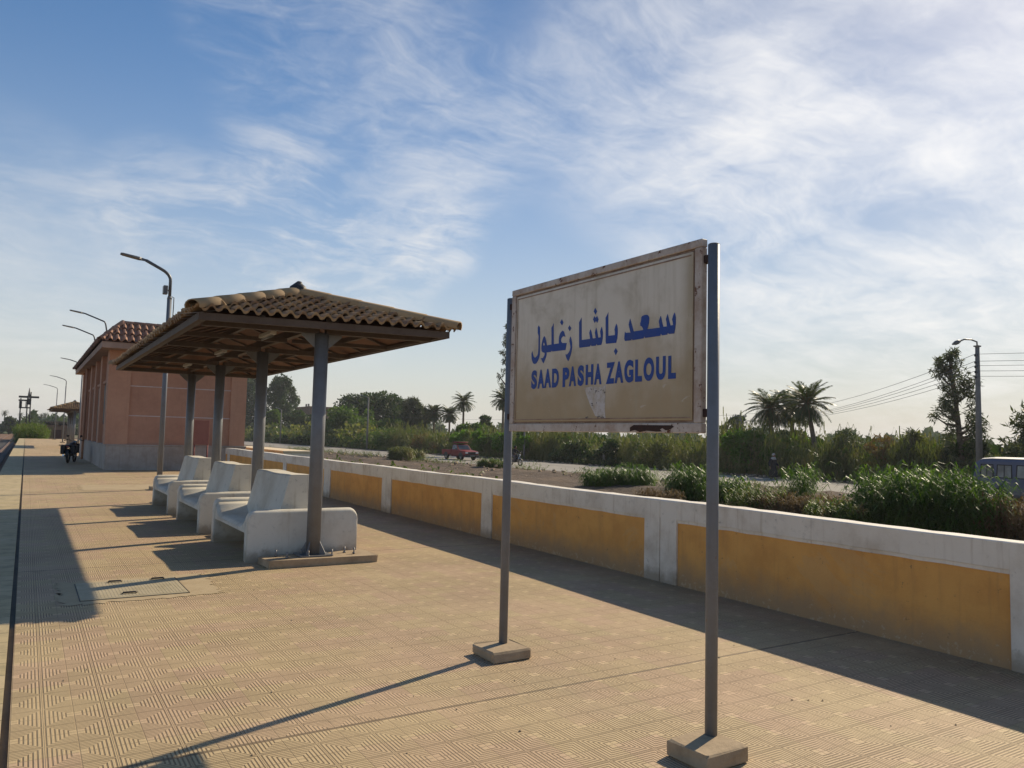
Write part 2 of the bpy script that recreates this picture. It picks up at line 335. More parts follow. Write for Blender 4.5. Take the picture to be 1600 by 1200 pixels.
M = dict(
    tiles=tile_mat(), edge=edge_mat(), yellow=yellow_wall_mat(), white=white_wall_mat(), sign=sign_mat(),
    bench=white_wall_mat('bench_whitewash', (0.66, 0.615, 0.52), (0.44, 0.37, 0.27)),
    ground=ground_mat(), dirt=dirt_mat(), road=road_mat(), clay=clay_mat('clay_tile', (0.36, 0.24, 0.125), (0.235, 0.145, 0.08)), caps=clay_mat('clay_ridge', (0.46, 0.31, 0.16), (0.37, 0.24, 0.125)),
    redclay=clay_mat('red_clay_tile', (0.38, 0.205, 0.135), (0.27, 0.14, 0.095)),
    concrete=worn('raw_concrete', (0.42, 0.315, 0.20), (0.25, 0.18, 0.11), 4, .7, .9, bumps=.5, bscale=40),
    slab=worn('slab_concrete', (0.20, 0.17, 0.13), None, 1.5, .6, .9),
    cement=worn('smooth_cement', (0.455, 0.35, 0.21), (0.36, 0.265, 0.15), 2.2, .7, .8, bumps=.2),
    steel=worn('grey_paint_steel', (0.175, 0.178, 0.182), (0.13, 0.115, 0.105), 6, .5, .45, streak=.3, bumps=.08, spec=.5, speck=(0.13, 0.065, 0.04), speck_lo=.68),
    post=worn('grey_paint_post', (0.165, 0.175, 0.195), (0.13, 0.125, 0.12), 7, .5, .5, streak=.3, bumps=.08, spec=.45, speck=(0.17, 0.085, 0.05), speck_lo=.66),
    beam=worn('brown_steel', (0.105, 0.08, 0.066), (0.07, 0.048, 0.038), 4, .6, .6, streak=.3, bumps=.1),
    fascia=worn('fascia_paint', (0.12, 0.088, 0.068), (0.075, 0.05, 0.038), 3, .6, .7, streak=.4, bumps=.15),
    ceil=worn('ceiling_boards', (0.16, 0.085, 0.055), (0.09, 0.045, 0.03), 2.5, .7, .8, bumps=.2),
    dark=worn('dark_iron', (0.035, 0.033, 0.035), None, 6, .4, .55, bumps=.1),
    bolt=worn('galvanised_bolt', (0.30, 0.29, 0.28), (0.16, 0.10, 0.06), 30, .7, .5, bumps=.1, metal=.6),
    frame=worn('rusty_white_frame', (0.56, 0.49, 0.43), (0.33, 0.21, 0.14), 5, .75, .6, streak=.3, bumps=.2, speck=(0.13, 0.055, 0.03), speck_lo=.585),
    groove=worn('rusty_groove', (0.36, 0.25, 0.18), (0.17, 0.09, 0.055), 8, .8, .8),
    rust=worn('bare_rust', (0.045, 0.028, 0.024), (0.085, 0.04, 0.025), 20, .6, .9, bumps=.5),
    blue=worn('blue_lettering', (0.018, 0.062, 0.29), (0.055, 0.075, 0.18), 9, .55, .5, bumps=.05),
    paper=worn('torn_paper', (0.60, 0.55, 0.52), (0.44, 0.36, 0.26), 25, 1.0, .85, bumps=.2),
    ink=worn('faded_ink', (0.13, 0.11, 0.11), (0.25, 0.22, 0.2), 60, .8, .9, bumps=0),
    salmon=worn('salmon_plaster', (0.49, 0.255, 0.165), (0.37, 0.185, 0.12), 1.0, .7, .9, streak=.35, bumps=.3, bscale=25),
    salmon2=worn('salmon_pilaster', (0.54, 0.29, 0.185), (0.42, 0.21, 0.135), 1.0, .6, .9, streak=.35, bumps=.3, bscale=25),
    line=worn('white_line_paint', (0.60, 0.50, 0.46), (0.40, 0.27, 0.23), 3, .6, .8, bumps=0),
    plinth=worn('grey_plinth', (0.42, 0.36, 0.31), (0.27, 0.215, 0.17), .9, .8, .85, streak=.4, bumps=.3, bscale=25),
    soffit=worn('soffit_plaster', (0.44, 0.30, 0.235), (0.30, 0.19, 0.14), 1, .7, .9, bumps=.2),
    door=worn('dark_red_door', (0.10, 0.042, 0.036), None, 3, .5, .6, bumps=.1),
    firered=worn('faded_red_paint', (0.27, 0.055, 0.045), (0.17, 0.05, 0.04), 6, .6, .6, bumps=.1),
    fireboard=worn('faded_red_board', (0.33, 0.125, 0.09), (0.25, 0.09, 0.065), 4, .6, .7, bumps=.1),
    lamp=worn('lamp_casing', (0.10, 0.10, 0.105), None, 10, .3, .4, bumps=0, spec=.5),
    lens=worn('lamp_lens', (0.16, 0.16, 0.15), None, 10, .3, .3, bumps=0, spec=.6),
    tube=worn('tube_light_casing', (0.55, 0.53, 0.48), (0.35, 0.30, 0.25), 8, .5, .5, bumps=0),
    plate=worn('ribbed_cover_plate', (0.46, 0.385, 0.25), (0.33, 0.27, 0.16), 5, .7, .6, bumps=.15),
    ballast=worn('ballast', (0.22, 0.125, 0.075), (0.10, 0.06, 0.038), 3, .8, .95, bumps=1, bscale=20),
    rail=worn('rail_steel', (0.22, 0.14, 0.10), (0.10, 0.06, 0.04), 8, .6, .5, bumps=.1, metal=.4),
    red=car_paint('red_car_paint', (0.24, 0.005, 0.010), (0.10, 0.03, 0.025), .5), vanp=car_paint('grey_blue_van_paint', (0.085, 0.105, 0.17), (0.17, 0.15, 0.135), .8),
    vroof=car_paint('van_roof_paint', (0.42, 0.41, 0.40)),
    glass=glass_mat(), cpane=glass_mat('lit_cabin_glass', (0.14, 0.15, 0.14)),
    rubber=worn('tyre_rubber', (0.022, 0.021, 0.021), (0.06, 0.05, 0.04), 6, .6, .9, bumps=.1),
    rim=worn('wheel_rim', (0.30, 0.30, 0.30), None, 6, .5, .35, metal=.6, bumps=0),
    chrome=worn('chrome', (0.6, 0.6, 0.6), None, 6, .3, .2, metal=.9, bumps=0),
    bplastic=worn('black_plastic', (0.022, 0.022, 0.025), None, 6, .3, .45, bumps=0),
    headl=worn('headlight_glass', (0.7, 0.7, 0.68), None, 6, .2, .15, bumps=0, spec=.8),
    robe=worn('dark_robe_cloth', (0.022, 0.022, 0.028), None, 5, .5, .95, bumps=.2),
    scarf=worn('pale_scarf_cloth', (0.42, 0.40, 0.36), None, 5, .5, .95, bumps=.2),
    shirt=worn('grey_shirt_cloth', (0.13, 0.11, 0.12), None, 5, .5, .95, bumps=.2),
    skin=worn('brown_skin', (0.24, 0.13, 0.085), None, 10, .2, .6, bumps=0),
    hair=worn('black_hair', (0.015, 0.013, 0.012), None, 10, .2, .8, bumps=.2),
    bark=worn('grey_bark', (0.14, 0.105, 0.075), (0.07, 0.05, 0.035), 5, .8, .95, bumps=.8, bscale=15),
    palmbark=worn('palm_bark', (0.17, 0.13, 0.09), (0.08, 0.06, 0.04), 6, .8, .95, bumps=1, bscale=12),
    brick=worn('mud_brick', (0.25, 0.15, 0.10), (0.15, 0.09, 0.06), 1.2, .8, .95, bumps=.4, bscale=10),
    thatch=worn('dark_thatch', (0.07, 0.055, 0.045), None, 2, .7, .95, bumps=.8, bscale=8),
    cpole=worn('concrete_pole', (0.22, 0.20, 0.18), (0.13, 0.12, 0.11), 3, .6, .85, bumps=.2),
    wire=worn('wire', (0.10, 0.10, 0.11), None, 3, .2, .6, bumps=0),
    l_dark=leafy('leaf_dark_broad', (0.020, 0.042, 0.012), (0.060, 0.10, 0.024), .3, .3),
    l_mid=leafy('leaf_mid_green', (0.05, 0.095, 0.02), (0.15, 0.22, 0.045), .35, .4),
    l_bright=leafy('leaf_bright_vine', (0.075, 0.15, 0.018), (0.16, 0.27, 0.035), .5, .5),
    l_grey=leafy('leaf_casuarina', (0.045, 0.058, 0.03), (0.11, 0.12, 0.06), .4, .3),
    l_far=leafy('leaf_far', (0.05, 0.072, 0.045), (0.10, 0.125, 0.07), .1, .3),
    l_palm=leafy('leaf_palm', (0.035, 0.055, 0.02), (0.10, 0.125, 0.045), .6, .3, .4),
    l_reed=leafy('leaf_reed', (0.085, 0.10, 0.032), (0.25, 0.24, 0.09), .12, .4, .5, tip=(0.27, 0.21, 0.10)),
    l_reed2=leafy('leaf_fresh_reed', (0.045, 0.095, 0.013), (0.145, 0.235, 0.036), .5, .5, .42),
    l_weed=leafy('leaf_weed', (0.06, 0.10, 0.016), (0.18, 0.23, 0.045), .8, .45, .5, tip=(0.22, 0.14, 0.065)),
    l_dry=leafy('leaf_dry', (0.14, 0.07, 0.03), (0.26, 0.165, 0.075), .8, .3, .7),
)
M['tube2'] = M['tube']

# ------------------------------------------------------------------ object helpers
def tag(o, label=None, cat=None, group=None, kind=None):
    if label: o['label'] = label
    if cat: o['category'] = cat
    if group: o['group'] = group
    if kind: o['kind'] = kind
    return o
def empty(name, loc=(0, 0, 0), rz=0.0, label=None, cat=None, group=None):
    o = bpy.data.objects.new(name, None); COL.objects.link(o); o.location = loc; o.rotation_euler = (0, 0, rz)
    o.empty_display_size = .2
    return tag(o, label, cat, group)
def copy_tree(o, parent=None):
    c = o.copy(); COL.objects.link(c)
    if parent is not None: c.parent = parent
    for ch in list(o.children): copy_tree(ch, c)
    return c
class MB:
    def __init__(s): s.v = []; s.f = []; s.sm = []
    def mesh(s, vs, fs, smooth=False):
        b = len(s.v); s.v += [tuple(v) for v in vs]
        for f in fs: s.f.append(tuple(b + i for i in f)); s.sm.append(smooth)
        return s
    def box(s, a, b, bev=0.0, rz=0.0, ctr=None):
        x0, y0, z0 = a; x1, y1, z1 = b
        if bev <= 0:
            v = [(x0, y0, z0), (x1, y0, z0), (x1, y1, z0), (x0, y1, z0), (x0, y0, z1), (x1, y0, z1), (x1, y1, z1), (x0, y1, z1)]
            f = [(0, 3, 2, 1), (4, 5, 6, 7), (0, 1, 5, 4), (1, 2, 6, 5), (2, 3, 7, 6), (3, 0, 4, 7)]
        else:
            e = bev
            v = []
            for zz, i in ((z0, e), (z0 + e, 0), (z1 - e, 0), (z1, e)):
                for (cx, cy, sx, sy) in ((x0, y0, 1, 1), (x1, y0, -1, 1), (x1, y1, -1, -1), (x0, y1, 1, -1)):
                    if (sx, sy) in ((1, 1), (-1, -1)): v += [(cx + sx * i, cy + sy * (i + e), zz), (cx + sx * (i + e), cy + sy * i, zz)]
                    else: v += [(cx + sx * (i + e), cy + sy * i, zz), (cx + sx * i, cy + sy * (i + e), zz)]
            f = []
            for k in range(3):
                for j in range(8): f.append((k * 8 + j, k * 8 + (j + 1) % 8, k * 8 + 8 + (j + 1) % 8, k * 8 + 8 + j))
            f.append(tuple(reversed(range(8)))); f.append(tuple(range(24, 32)))
        if rz:
            c = Vector(ctr or ((x0 + x1) / 2, (y0 + y1) / 2, 0)); R = Matrix.Rotation(rz, 3, 'Z')
            v = [tuple(R @ (Vector(p) - Vector((c.x, c.y, 0))) + Vector((c.x, c.y, 0))) for p in v]
        return s.mesh(v, f)
    def tube(s, pts, radii, seg=10, cap=True, smooth=True):
        pts = [Vector(p) for p in pts]
        if not isinstance(radii, (list, tuple)): radii = [radii] * len(pts)
        vs = []; prev = None
        for i, p in enumerate(pts):
            d = (pts[min(i + 1, len(pts) - 1)] - pts[max(i - 1, 0)]).normalized()
            if prev is None: a = d.orthogonal().normalized()
            else:
                a = prev - d * prev.dot(d); a = a.normalized() if a.length > 1e-6 else d.orthogonal().normalized()
            prev = a; b = d.cross(a)
            for k in range(seg):
                an = 2 * PI * k / seg; vs.append(p + (a * math.cos(an) + b * math.sin(an)) * radii[i])
        fs = []
        for i in range(len(pts) - 1):
            for k in range(seg): fs.append((i * seg + k, i * seg + (k + 1) % seg, (i + 1) * seg + (k + 1) % seg, (i + 1) * seg + k))
        s.mesh(vs, fs, smooth)
        if cap:
            n = len(vs); b = len(s.v) - n
            s.f.append(tuple(b + k for k in reversed(range(seg)))); s.sm.append(False)
            s.f.append(tuple(b + n - seg + k for k in range(seg))); s.sm.append(False)
        return s
    def prism(s, poly, axis, a, b, smooth=False):
        """poly in the two other axes, extruded along axis from a to b"""
        n = len(poly)
        def mk(p, w):
            return {'x': (w, p[0], p[1]), 'y': (p[0], w, p[1]), 'z': (p[0], p[1], w)}[axis]
        vs = [mk(p, a) for p in poly] + [mk(p, b) for p in poly]
        s.mesh(vs, [(i, (i + 1) % n, n + (i + 1) % n, n + i) for i in range(n)], smooth)
        tris = tessellate_polygon([[Vector((p[0], p[1], 0)) for p in poly]])
        s.mesh(vs, [tuple(t) for t in tris] + [tuple(n + i for i in reversed(t)) for t in tris])
        return s
    def sphere(s, c, r, seg=12, rings=8, sc=(1, 1, 1)):
        vs = []; fs = []
        for i in range(rings + 1):
            th = PI * i / rings
            for k in range(seg):
                ph = 2 * PI * k / seg
                vs.append((c[0] + r * sc[0] * math.sin(th) * math.cos(ph), c[1] + r * sc[1] * math.sin(th) * math.sin(ph), c[2] + r * sc[2] * math.cos(th)))
        for i in range(rings):
            for k in range(seg): fs.append((i * seg + k, (i + 1) * seg + k, (i + 1) * seg + (k + 1) % seg, i * seg + (k + 1) % seg))
        return s.mesh(vs, fs, True)
    def build(s, name, m, parent=None, loc=None):
        me = bpy.data.meshes.new(name); me.from_pydata(s.v, [], s.f); me.update()
        me.polygons.foreach_set('use_smooth', s.sm)
        me.materials.append(m)
        import bmesh
        bm = bmesh.new(); bm.from_mesh(me); bmesh.ops.recalc_face_normals(bm, faces=bm.faces); bm.to_mesh(me); bm.free()
        o = bpy.data.objects.new(name, me); COL.objects.link(o)
        if parent is not None: o.parent = parent
        if loc is not None: o.location = loc
        return o
def np_mesh(name, V, F, m, parent=None, smooth=False):
    """V (n,3) float, F (k,4) or (k,3) int"""
    me = bpy.data.meshes.new(name); k, w = F.shape
    me.vertices.add(len(V)); me.vertices.foreach_set('co', V.astype(np.float32).ravel())
    me.loops.add(k * w); me.loops.foreach_set('vertex_index', F.astype(np.int32).ravel())
    me.polygons.add(k); me.polygons.foreach_set('loop_start', (np.arange(k) * w).astype(np.int32))
    me.polygons.foreach_set('loop_total', np.full(k, w, np.int32))
    if smooth: me.polygons.foreach_set('use_smooth', np.ones(k, bool))
    me.update(calc_edges=True); me.materials.append(m)
    o = bpy.data.objects.new(name, me); COL.objects.link(o)
    if parent is not None: o.parent = parent
    return o
def structure(o): o['kind'] = 'structure'; return o

def neg(o): return -o.location

# ------------------------------------------------------------------ ground, platform, road
GZ = -0.75
def flat(name, pts, z, m):
    b = MB(); b.mesh([(x, y, z) for x, y in pts], [tuple(range(len(pts)))]); return structure(b.build(name, m))
flat('ground', [(-2500, -600), (2500, -600), (2500, 3500), (-2500, 3500)], GZ - .02, M['ground'])
b = MB(); b.box((-.62, -8, -1.0), (6.1, 118, -.03)); structure(b.build('platform_slab', M['slab']))
b = MB()
b.mesh([(.018, -8, 0), (6.9, -8, 0), (6.9, 118, 0), (.018, 118, 0)], [(0, 1, 2, 3)])
b.mesh([(.018, -8, -.03), (.018, 118, -.03), (.018, 118, 0), (.018, -8, 0)], [(0, 1, 2, 3)])
structure(b.build('platform', M['tiles']))
b = MB(); b.box((-.66, -8, -.12), (-.02, 118, .003)); structure(b.build('platform_edge', M['edge']))
# cement patches round the cover plate and under the shelter
def ragged(x0, y0, x1, y1, z, amp=.05, n=26, seed=1):
    rnd = random.Random(seed); pts = []
    for (ax, ay, bx, by) in ((x0, y0, x1, y0), (x1, y0, x1, y1), (x1, y1, x0, y1), (x0, y1, x0, y0)):
        for i in range(n):
            t = i / n; pts.append((ax + (bx - ax) * t + rnd.uniform(-amp, amp), ay + (by - ay) * t + rnd.uniform(-amp, amp)))
    mb = MB(); mb.mesh([(x, y, z) for x, y in pts], [])
    mb.mesh([(x, y, z) for x, y in pts], [tuple(q) for q in tessellate_polygon([[Vector((x, y, 0)) for x, y in pts]])])
    return mb
structure(ragged(.36, 8.06, 1.75, 9.26, .004).build('cement_patch', M['cement']))
structure(ragged(1.3, 22.5, 3.5, 24.6, .004, .08, seed=4).build('cement_patch', M['cement']))
# track side
flat('ballast_bed', [(-6.5, -8), (-.6, -8), (-.6, 400), (-6.5, 400)], GZ, M['ballast'])
# road
flat('road_verge', [(29.5, -60), (47.5, -60), (47.5, 420), (29.5, 420)], GZ + .004, M['dirt'])
flat('road', [(33.0, -60), (43.6, -60), (43.6, 420), (33.0, 420)], GZ + .010, M['road'])
# soil banks between wall and road
def bank():
    xs = np.concatenate([np.arange(6.6, 20, 1.0), np.arange(20, 33.6, .4)]); ys = np.concatenate([np.arange(-12, 95, .6), np.arange(95, 200, 2.5)])
    V = []; 
    for y in ys:
        for x in xs:
            n = mnoise.fractal(Vector((x * .22, y * .13, 1.7)), 1.0, 2.0, 4)
            n2 = mnoise.fractal(Vector((x * 1.1, y * .8, 5.1)), .8, 2.1, 5)
            ridge = math.exp(-((x - 29.2 - 1.2 * math.sin(y * .09)) / 1.9) ** 2) * (.30 + .38 * n) * (1 if y < 38 else .35)
            r2 = math.exp(-((x - 23.5) / 2.2) ** 2) * (.20 + .28 * n)
            e = min(1, max(0, (33.4 - x) / 1.4)); e2 = min(1, (x - 6.6) / 3)
            V.append((x, y, GZ + .0 + e * e2 * (max(0, ridge) + max(0, r2) + .06 * n2 * (1 + 1.5 * (x > 24))) - (1 - e) * .03))
    V = np.array(V); nx = len(xs); ny = len(ys)
    i = np.arange(nx * ny).reshape(ny, nx)
    F = np.stack([i[:-1, :-1], i[:-1, 1:], i[1:, 1:], i[1:, :-1]], -1).reshape(-1, 4)
    structure(np_mesh('dirt_bank', V, F, M['dirt'], smooth=True))
    return
bank()
# stones and rubble lying on the banks: nobody could count them
def rubble():
    rs = np.random.RandomState(3); n = 900; V = []; F = []
    base = np.array([(-1, -1, -.6), (1, -1, -.6), (1, 1, -.6), (-1, 1, -.6), (-.7, -.7, .6), (.7, -.6, .6), (.6, .7, .6), (-.6, .7, .6)])
    fq = np.array([(0, 3, 2, 1), (4, 5, 6, 7), (0, 1, 5, 4), (1, 2, 6, 5), (2, 3, 7, 6), (3, 0, 4, 7)])
    for k in range(n):
        x = rs.choice([rs.uniform(21, 32.6), rs.uniform(43.8, 45.8)]); y = rs.uniform(8, 100); s = rs.uniform(.03, .12)
        v = base * s * rs.uniform(.6, 1.4, (8, 3)); a = rs.uniform(0, 6.28); c, sn = math.cos(a), math.sin(a)
        v = v @ np.array([[c, -sn, 0], [sn, c, 0], [0, 0, 1]]); V.append(v + (x, y, GZ + .05 + (.25 * math.exp(-((x - 29.2) / 1.9) ** 2)))); F.append(fq + 8 * k)
    tag(np_mesh('rubble', np.concatenate(V), np.concatenate(F), M['concrete']), kind='stuff', label='scattered stones and lumps of rubble on the soil banks')
rubble()
def grit():
    rs = np.random.RandomState(8); n = 2400; V = []; F = []; k0 = 0
    for k in range(n):
        if k < 1900: y = rs.uniform(0, 32); x = 6.10 + .02 * y - abs(rs.normal(0, .09)) - .01; s = rs.uniform(.003, .013)
        elif k < 2200: y = 8.9 + rs.uniform(0, 10); x = 2.3 + rs.uniform(0, 1.7); s = rs.uniform(.003, .009)
        else: y = rs.uniform(2.5, 14); x = rs.uniform(0, 6); s = rs.uniform(.003, .010)
        v = rs.uniform(.6, 1.3, (6, 1)) * np.array([(1, 0, 0), (-1, .2, 0), (.1, 1, 0), (0, -1, .1), (0, 0, .8), (0, .1, -.3)]) * s
        V.append(v + (x, y, s * .3)); F.append(np.array([(0, 2, 4), (2, 1, 4), (1, 3, 4), (3, 0, 4)]) + 6 * k)
    tag(np_mesh('grit', np.concatenate(V), np.concatenate(F), M['concrete']), kind='stuff', label='grit and crumbs of plaster swept along the foot of the wall')
grit()

# railway track beside the platform
root = empty('railway_track', (-2.4, 0, GZ), label='rusty railway track in the ballast beside the platform edge', cat='railway track')
for sx in (-.72, .72):
    b = MB(); b.prism([(-.07, 0), (.07, 0), (.07, .02), (.012, .04), (.012, .11), (.036, .12), (.036, .15), (-.036, .15), (-.036, .12), (-.012, .11), (-.012, .04), (-.07, .02)], 'y', -8, 400)
    b.v = [(x + sx, y, z + .14) for x, y, z in b.v]; b.build('rail', M['rail'], root)
b = MB()
for k in range(240): b.box((-1.25, -8 + k * .65, .01), (1.25, -8 + k * .65 + .24, .14))
tag(b.build('sleepers', M['cpole'], root), kind='stuff')

# ------------------------------------------------------------------ boundary wall
WROT = -0.020
def wall():
    root = empty('boundary_wall', (6.10, 0, 0), WROT, 'low ochre wall with white coping and pilasters along the platform', 'wall')
    y0, y1 = -6.0, 32.0; T = .20; Hh = .93
    b = MB(); b.box((.03, y0, -.74), (T, y1, Hh - .236)); b.build('wall_body', M['yellow'], root)
    # white top band with slightly uneven edges
    vs = []; fs = []; n = 190; rnd = random.Random(5)
    for i in range(n + 1):
        y = y0 + (y1 - y0) * i / n; j = rnd.uniform(-.004, .004); w = .006 * math.sin(y * 1.3)
        vs += [(.020, y, Hh - .237 + j), (.020, y, Hh - .206 + j), (.010 + j * .4, y, Hh - .203 + j), (.010 + j * .4, y, Hh - .008 + w), (.020, y, Hh + w), (T + .02, y, Hh + w + j), (T + .03, y, Hh - .237)]
    for i in range(n):
        for k in range(6): fs.append((i * 7 + k, i * 7 + k + 1, i * 7 + 8 + k, i * 7 + 7 + k))
        fs.append((i * 7 + 6, i * 7, i * 7 + 7, i * 7 + 13))
    b = MB(); b.mesh(vs, fs); b.build('coping', M['white'], root)
    # pilasters: (start, end, middle joint)
    for (a, c, j) in ((-1.6, -1.1, 1), (2.40, 2.90, 1), (6.40, 6.94, 1), (10.60, 10.93, 0), (14.78, 15.28, 1), (18.75, 19.25, 1), (22.9, 23.25, 0), (27.0, 27.4, 0), (31.2, 31.6, 0)):
        b = MB()
        if j:
            m_ = (a + c) / 2
            b.box((.004, a, -.001), (.05, m_ - .006, Hh - .006), .004); b.box((.004, m_ + .006, -.001), (.05, c, Hh - .006), .004)
        else: b.box((.004, a, -.001), (.05, c, Hh - .006), .004)
        b.build('pilaster', M['white'], root)
wall()
root = empty('ramp_wall', (10.9, 37, GZ), label='low sunlit cream wall end behind the far end of the ochre wall', cat='wall')
b = MB(); b.box((-1.1, -2.4, 0), (.25, 8, 1.45), .01); b.build('wall_body', M['white'], root)
b = MB(); b.box((-1.16, -2.46, 1.45), (.31, 8.06, 1.53), .01); b.build('coping', white_wall_mat('cream_coping', (0.70, .60, .42), (.45, .36, .22)), root)

# ------------------------------------------------------------------ cover plates in the platform
def manhole(x0, y0, x1, y1, label, group):
    root = empty('cover_plate', ((x0 + x1) / 2, (y0 + y1) / 2, .004), label=label, cat='cover plate', group=group)
    w, d = (x1 - x0) / 2, (y1 - y0) / 2
    b = MB(); b.box((-w, -d, .0), (w, d, .008), .003)
    for i in range(30):
        x = -w + .03 + i * (2 * w - .06) / 29
        b.box((x - .009, -d + .03, .008), (x + .009, d - .03, .0095))
    b.build('plate', M['plate'], root)
    for (hx, hy) in ((-.25 * w, d * .78), (.62 * w, d * .78), (-.1 * w, -d * .70)):
        h = MB(); h.tube([(hx - .06, hy, .014), (hx - .055, hy, .026), (hx + .055, hy, .026), (hx + .06, hy, .014)], .008, 6); h.box((hx - .075, hy + .016, .0145), (hx + .075, hy + .034, .0165)); h.build('handle', M['dark'], root)
    g = MB()
    for bx in ((-w - .010, -d - .012, w + .010, -d - .004), (-w - .010, d + .004, w + .010, d + .008), (-w - .010, -d, -w - .004, d), (w + .004, -d, w + .012, d)):
        g.box((bx[0], bx[1], .0005), (bx[2], bx[3], .003))
    g.build('rim', M['dark'], root)
manhole(.52, 8.20, 1.45, 9.10, 'pale ribbed metal cover plate set in the platform before the benches', None)

# ------------------------------------------------------------------ station name sign
BX = 3.07; SY0, SY1, SZ0, SZ1 = 2.975, 4.925, 1.650, 2.715
def sign():
    root = empty('station_sign', (3.11, 3.95, 0), label='weathered cream station name board with blue Arabic and Latin lettering on two grey posts', cat='station sign')
    L = neg(root)
    def tube_post(y, h):
        b = MB(); b.tube([(3.11, y, .05), (3.11, y, h)], .032, 20); b.tube([(3.11, y, h), (3.11, y, h + .006)], [.033, .026], 20)
        return b.build('post', M['post'], root, L)
    p1 = tube_post(2.925, 2.675); p2 = tube_post(4.995, 2.665)
    # concrete feet
    def foot(cx, cy, w, d, h, rz, seed):
        rnd = random.Random(seed); b = MB(); b.box((cx - w, cy - d, -.001), (cx + w, cy + d, h), .012, rz)
        b.v = [(x + rnd.uniform(-.008, .008), y + rnd.uniform(-.008, .008), z + (rnd.uniform(-.006, .006) if z > .01 else 0)) for x, y, z in b.v]
        return b.build('foot', M['concrete'], root, L)
    foot(3.02, 2.87, .15, .14, .085, .03, 1); foot(3.05, 4.92, .165, .155, .075, -.02, 2)
    # frame box
    b = MB()
    b.box((BX, SY0, SZ0), (BX + .045, SY1, SZ0 + .055), .004); b.box((BX, SY0, SZ1 - .045), (BX + .045, SY1, SZ1), .004)
    b.box((BX + .0005, SY0 + .001, SZ0 + .056), (BX + .0445, SY0 + .055, SZ1 - .046), .004); b.box((BX + .0005, SY1 - .055, SZ0 + .056), (BX + .0445, SY1 - .001, SZ1 - .046), .004)
    fr = b.build('frame', M['frame'], root, L)
    b = MB(); b.box((BX + .012, SY0 + .0575, SZ0 + .0565), (BX + .040, SY1 - .0555, SZ1 - .0465)); b.build('groove', M['groove'], fr)
    b = MB(); b.box((BX + .004, SY0 + .068, SZ0 + .070), (BX + .0115, SY1 - .068, SZ1 - .060), .002)
    panel = b.build('panel', M['sign'], root, L)
    # inner bead
    b = MB(); e = .082
    for (a, c) in (((SY0 + e, SZ0 + e), (SY1 - e, SZ0 + e + .006)), ((SY0 + e, SZ1 - e), (SY1 - e, SZ1 - e + .008)), ((SY1 - e - .006, SZ0 + e + .007), (SY1 - e, SZ1 - e - .001))):
        b.box((BX + .0015, a[0], a[1]), (BX + .0035, c[0], c[1]))
    b.build('bead', M['groove'], panel)
    # peeled patch in the lower rail, rust blister
    def trace(pts, x, thick, holes=()):
        P = [on_x(px, py, x) for px, py in pts]; H = [[on_x(px, py, x) for px, py in h] for h in holes]
        allp = list(P); [allp.extend(h) for h in H]
        tr = tessellate_polygon([[Vector((p.y, p.z, 0)) for p in P]] + [[Vector((p.y, p.z, 0)) for p in h] for h in H])
        n = len(allp); vs = [(x, p.y, p.z) for p in allp] + [(x + thick, p.y, p.z) for p in allp]
        fs = [tuple(t) for t in tr]; k0 = 0
        for loop in [P] + H:
            m_ = len(loop)
            for i in range(m_): fs.append((k0 + i, k0 + (i + 1) % m_, n + k0 + (i + 1) % m_, n + k0 + i))
            k0 += m_
        return vs, fs
    b = MB(); b.mesh(*trace([(984, 668), (990, 664), (1050, 664.5), (1053, 667), (1046, 671), (1040, 672.5), (1035, 669), (1031, 671), (1034, 674), (1025, 674.5), (1010, 673), (1000, 675), (992, 672), (984, 674)], BX - .0012, .0015))
    b.build('peeled_patch', M['rust'], fr)
    b = MB(); b.mesh(*trace([(913, 606), (925, 604), (938, 605), (946, 602), (945, 640), (946, 655), (930, 650), (921, 630), (916, 616)], BX + .0030, .0008))
    pp = b.build('torn_paper', M['paper'], panel)
    rnd = random.Random(11)
    for (cx, cy, w, h, n) in ((932, 610, 13, 3.5, 14), (929, 632, 5, 4, 6), (938, 651, 5, 2.0, 9), (917, 651, 1.6, 2.2, 5)):
        b = MB()
        for k in range(n):
            x, y = cx + rnd.uniform(-w, w), cy + rnd.uniform(-h, h); a = rnd.uniform(0, 3); l = rnd.uniform(1, 2.6)
            dx, dy = math.cos(a) * l, math.sin(a) * l
            b.mesh(*trace([(x - dx, y - dy), (x - dy * .35, y + dx * .35), (x + dx, y + dy), (x + dy * .3, y - dx * .3)], BX + .0024, .0005))
        b.build('ink_mark', M['ink'], pp)
    # Arabic lettering
    def T(ox, oy, s, pts): return [(ox + x / s, oy + y / s) for x, y in pts]
    A = (960, 480, 16); B_ = (890, 475, 16); C_ = (820, 495, 16); D_ = (930, 540, 11.43)
    x = BX + .0022; th = .0016
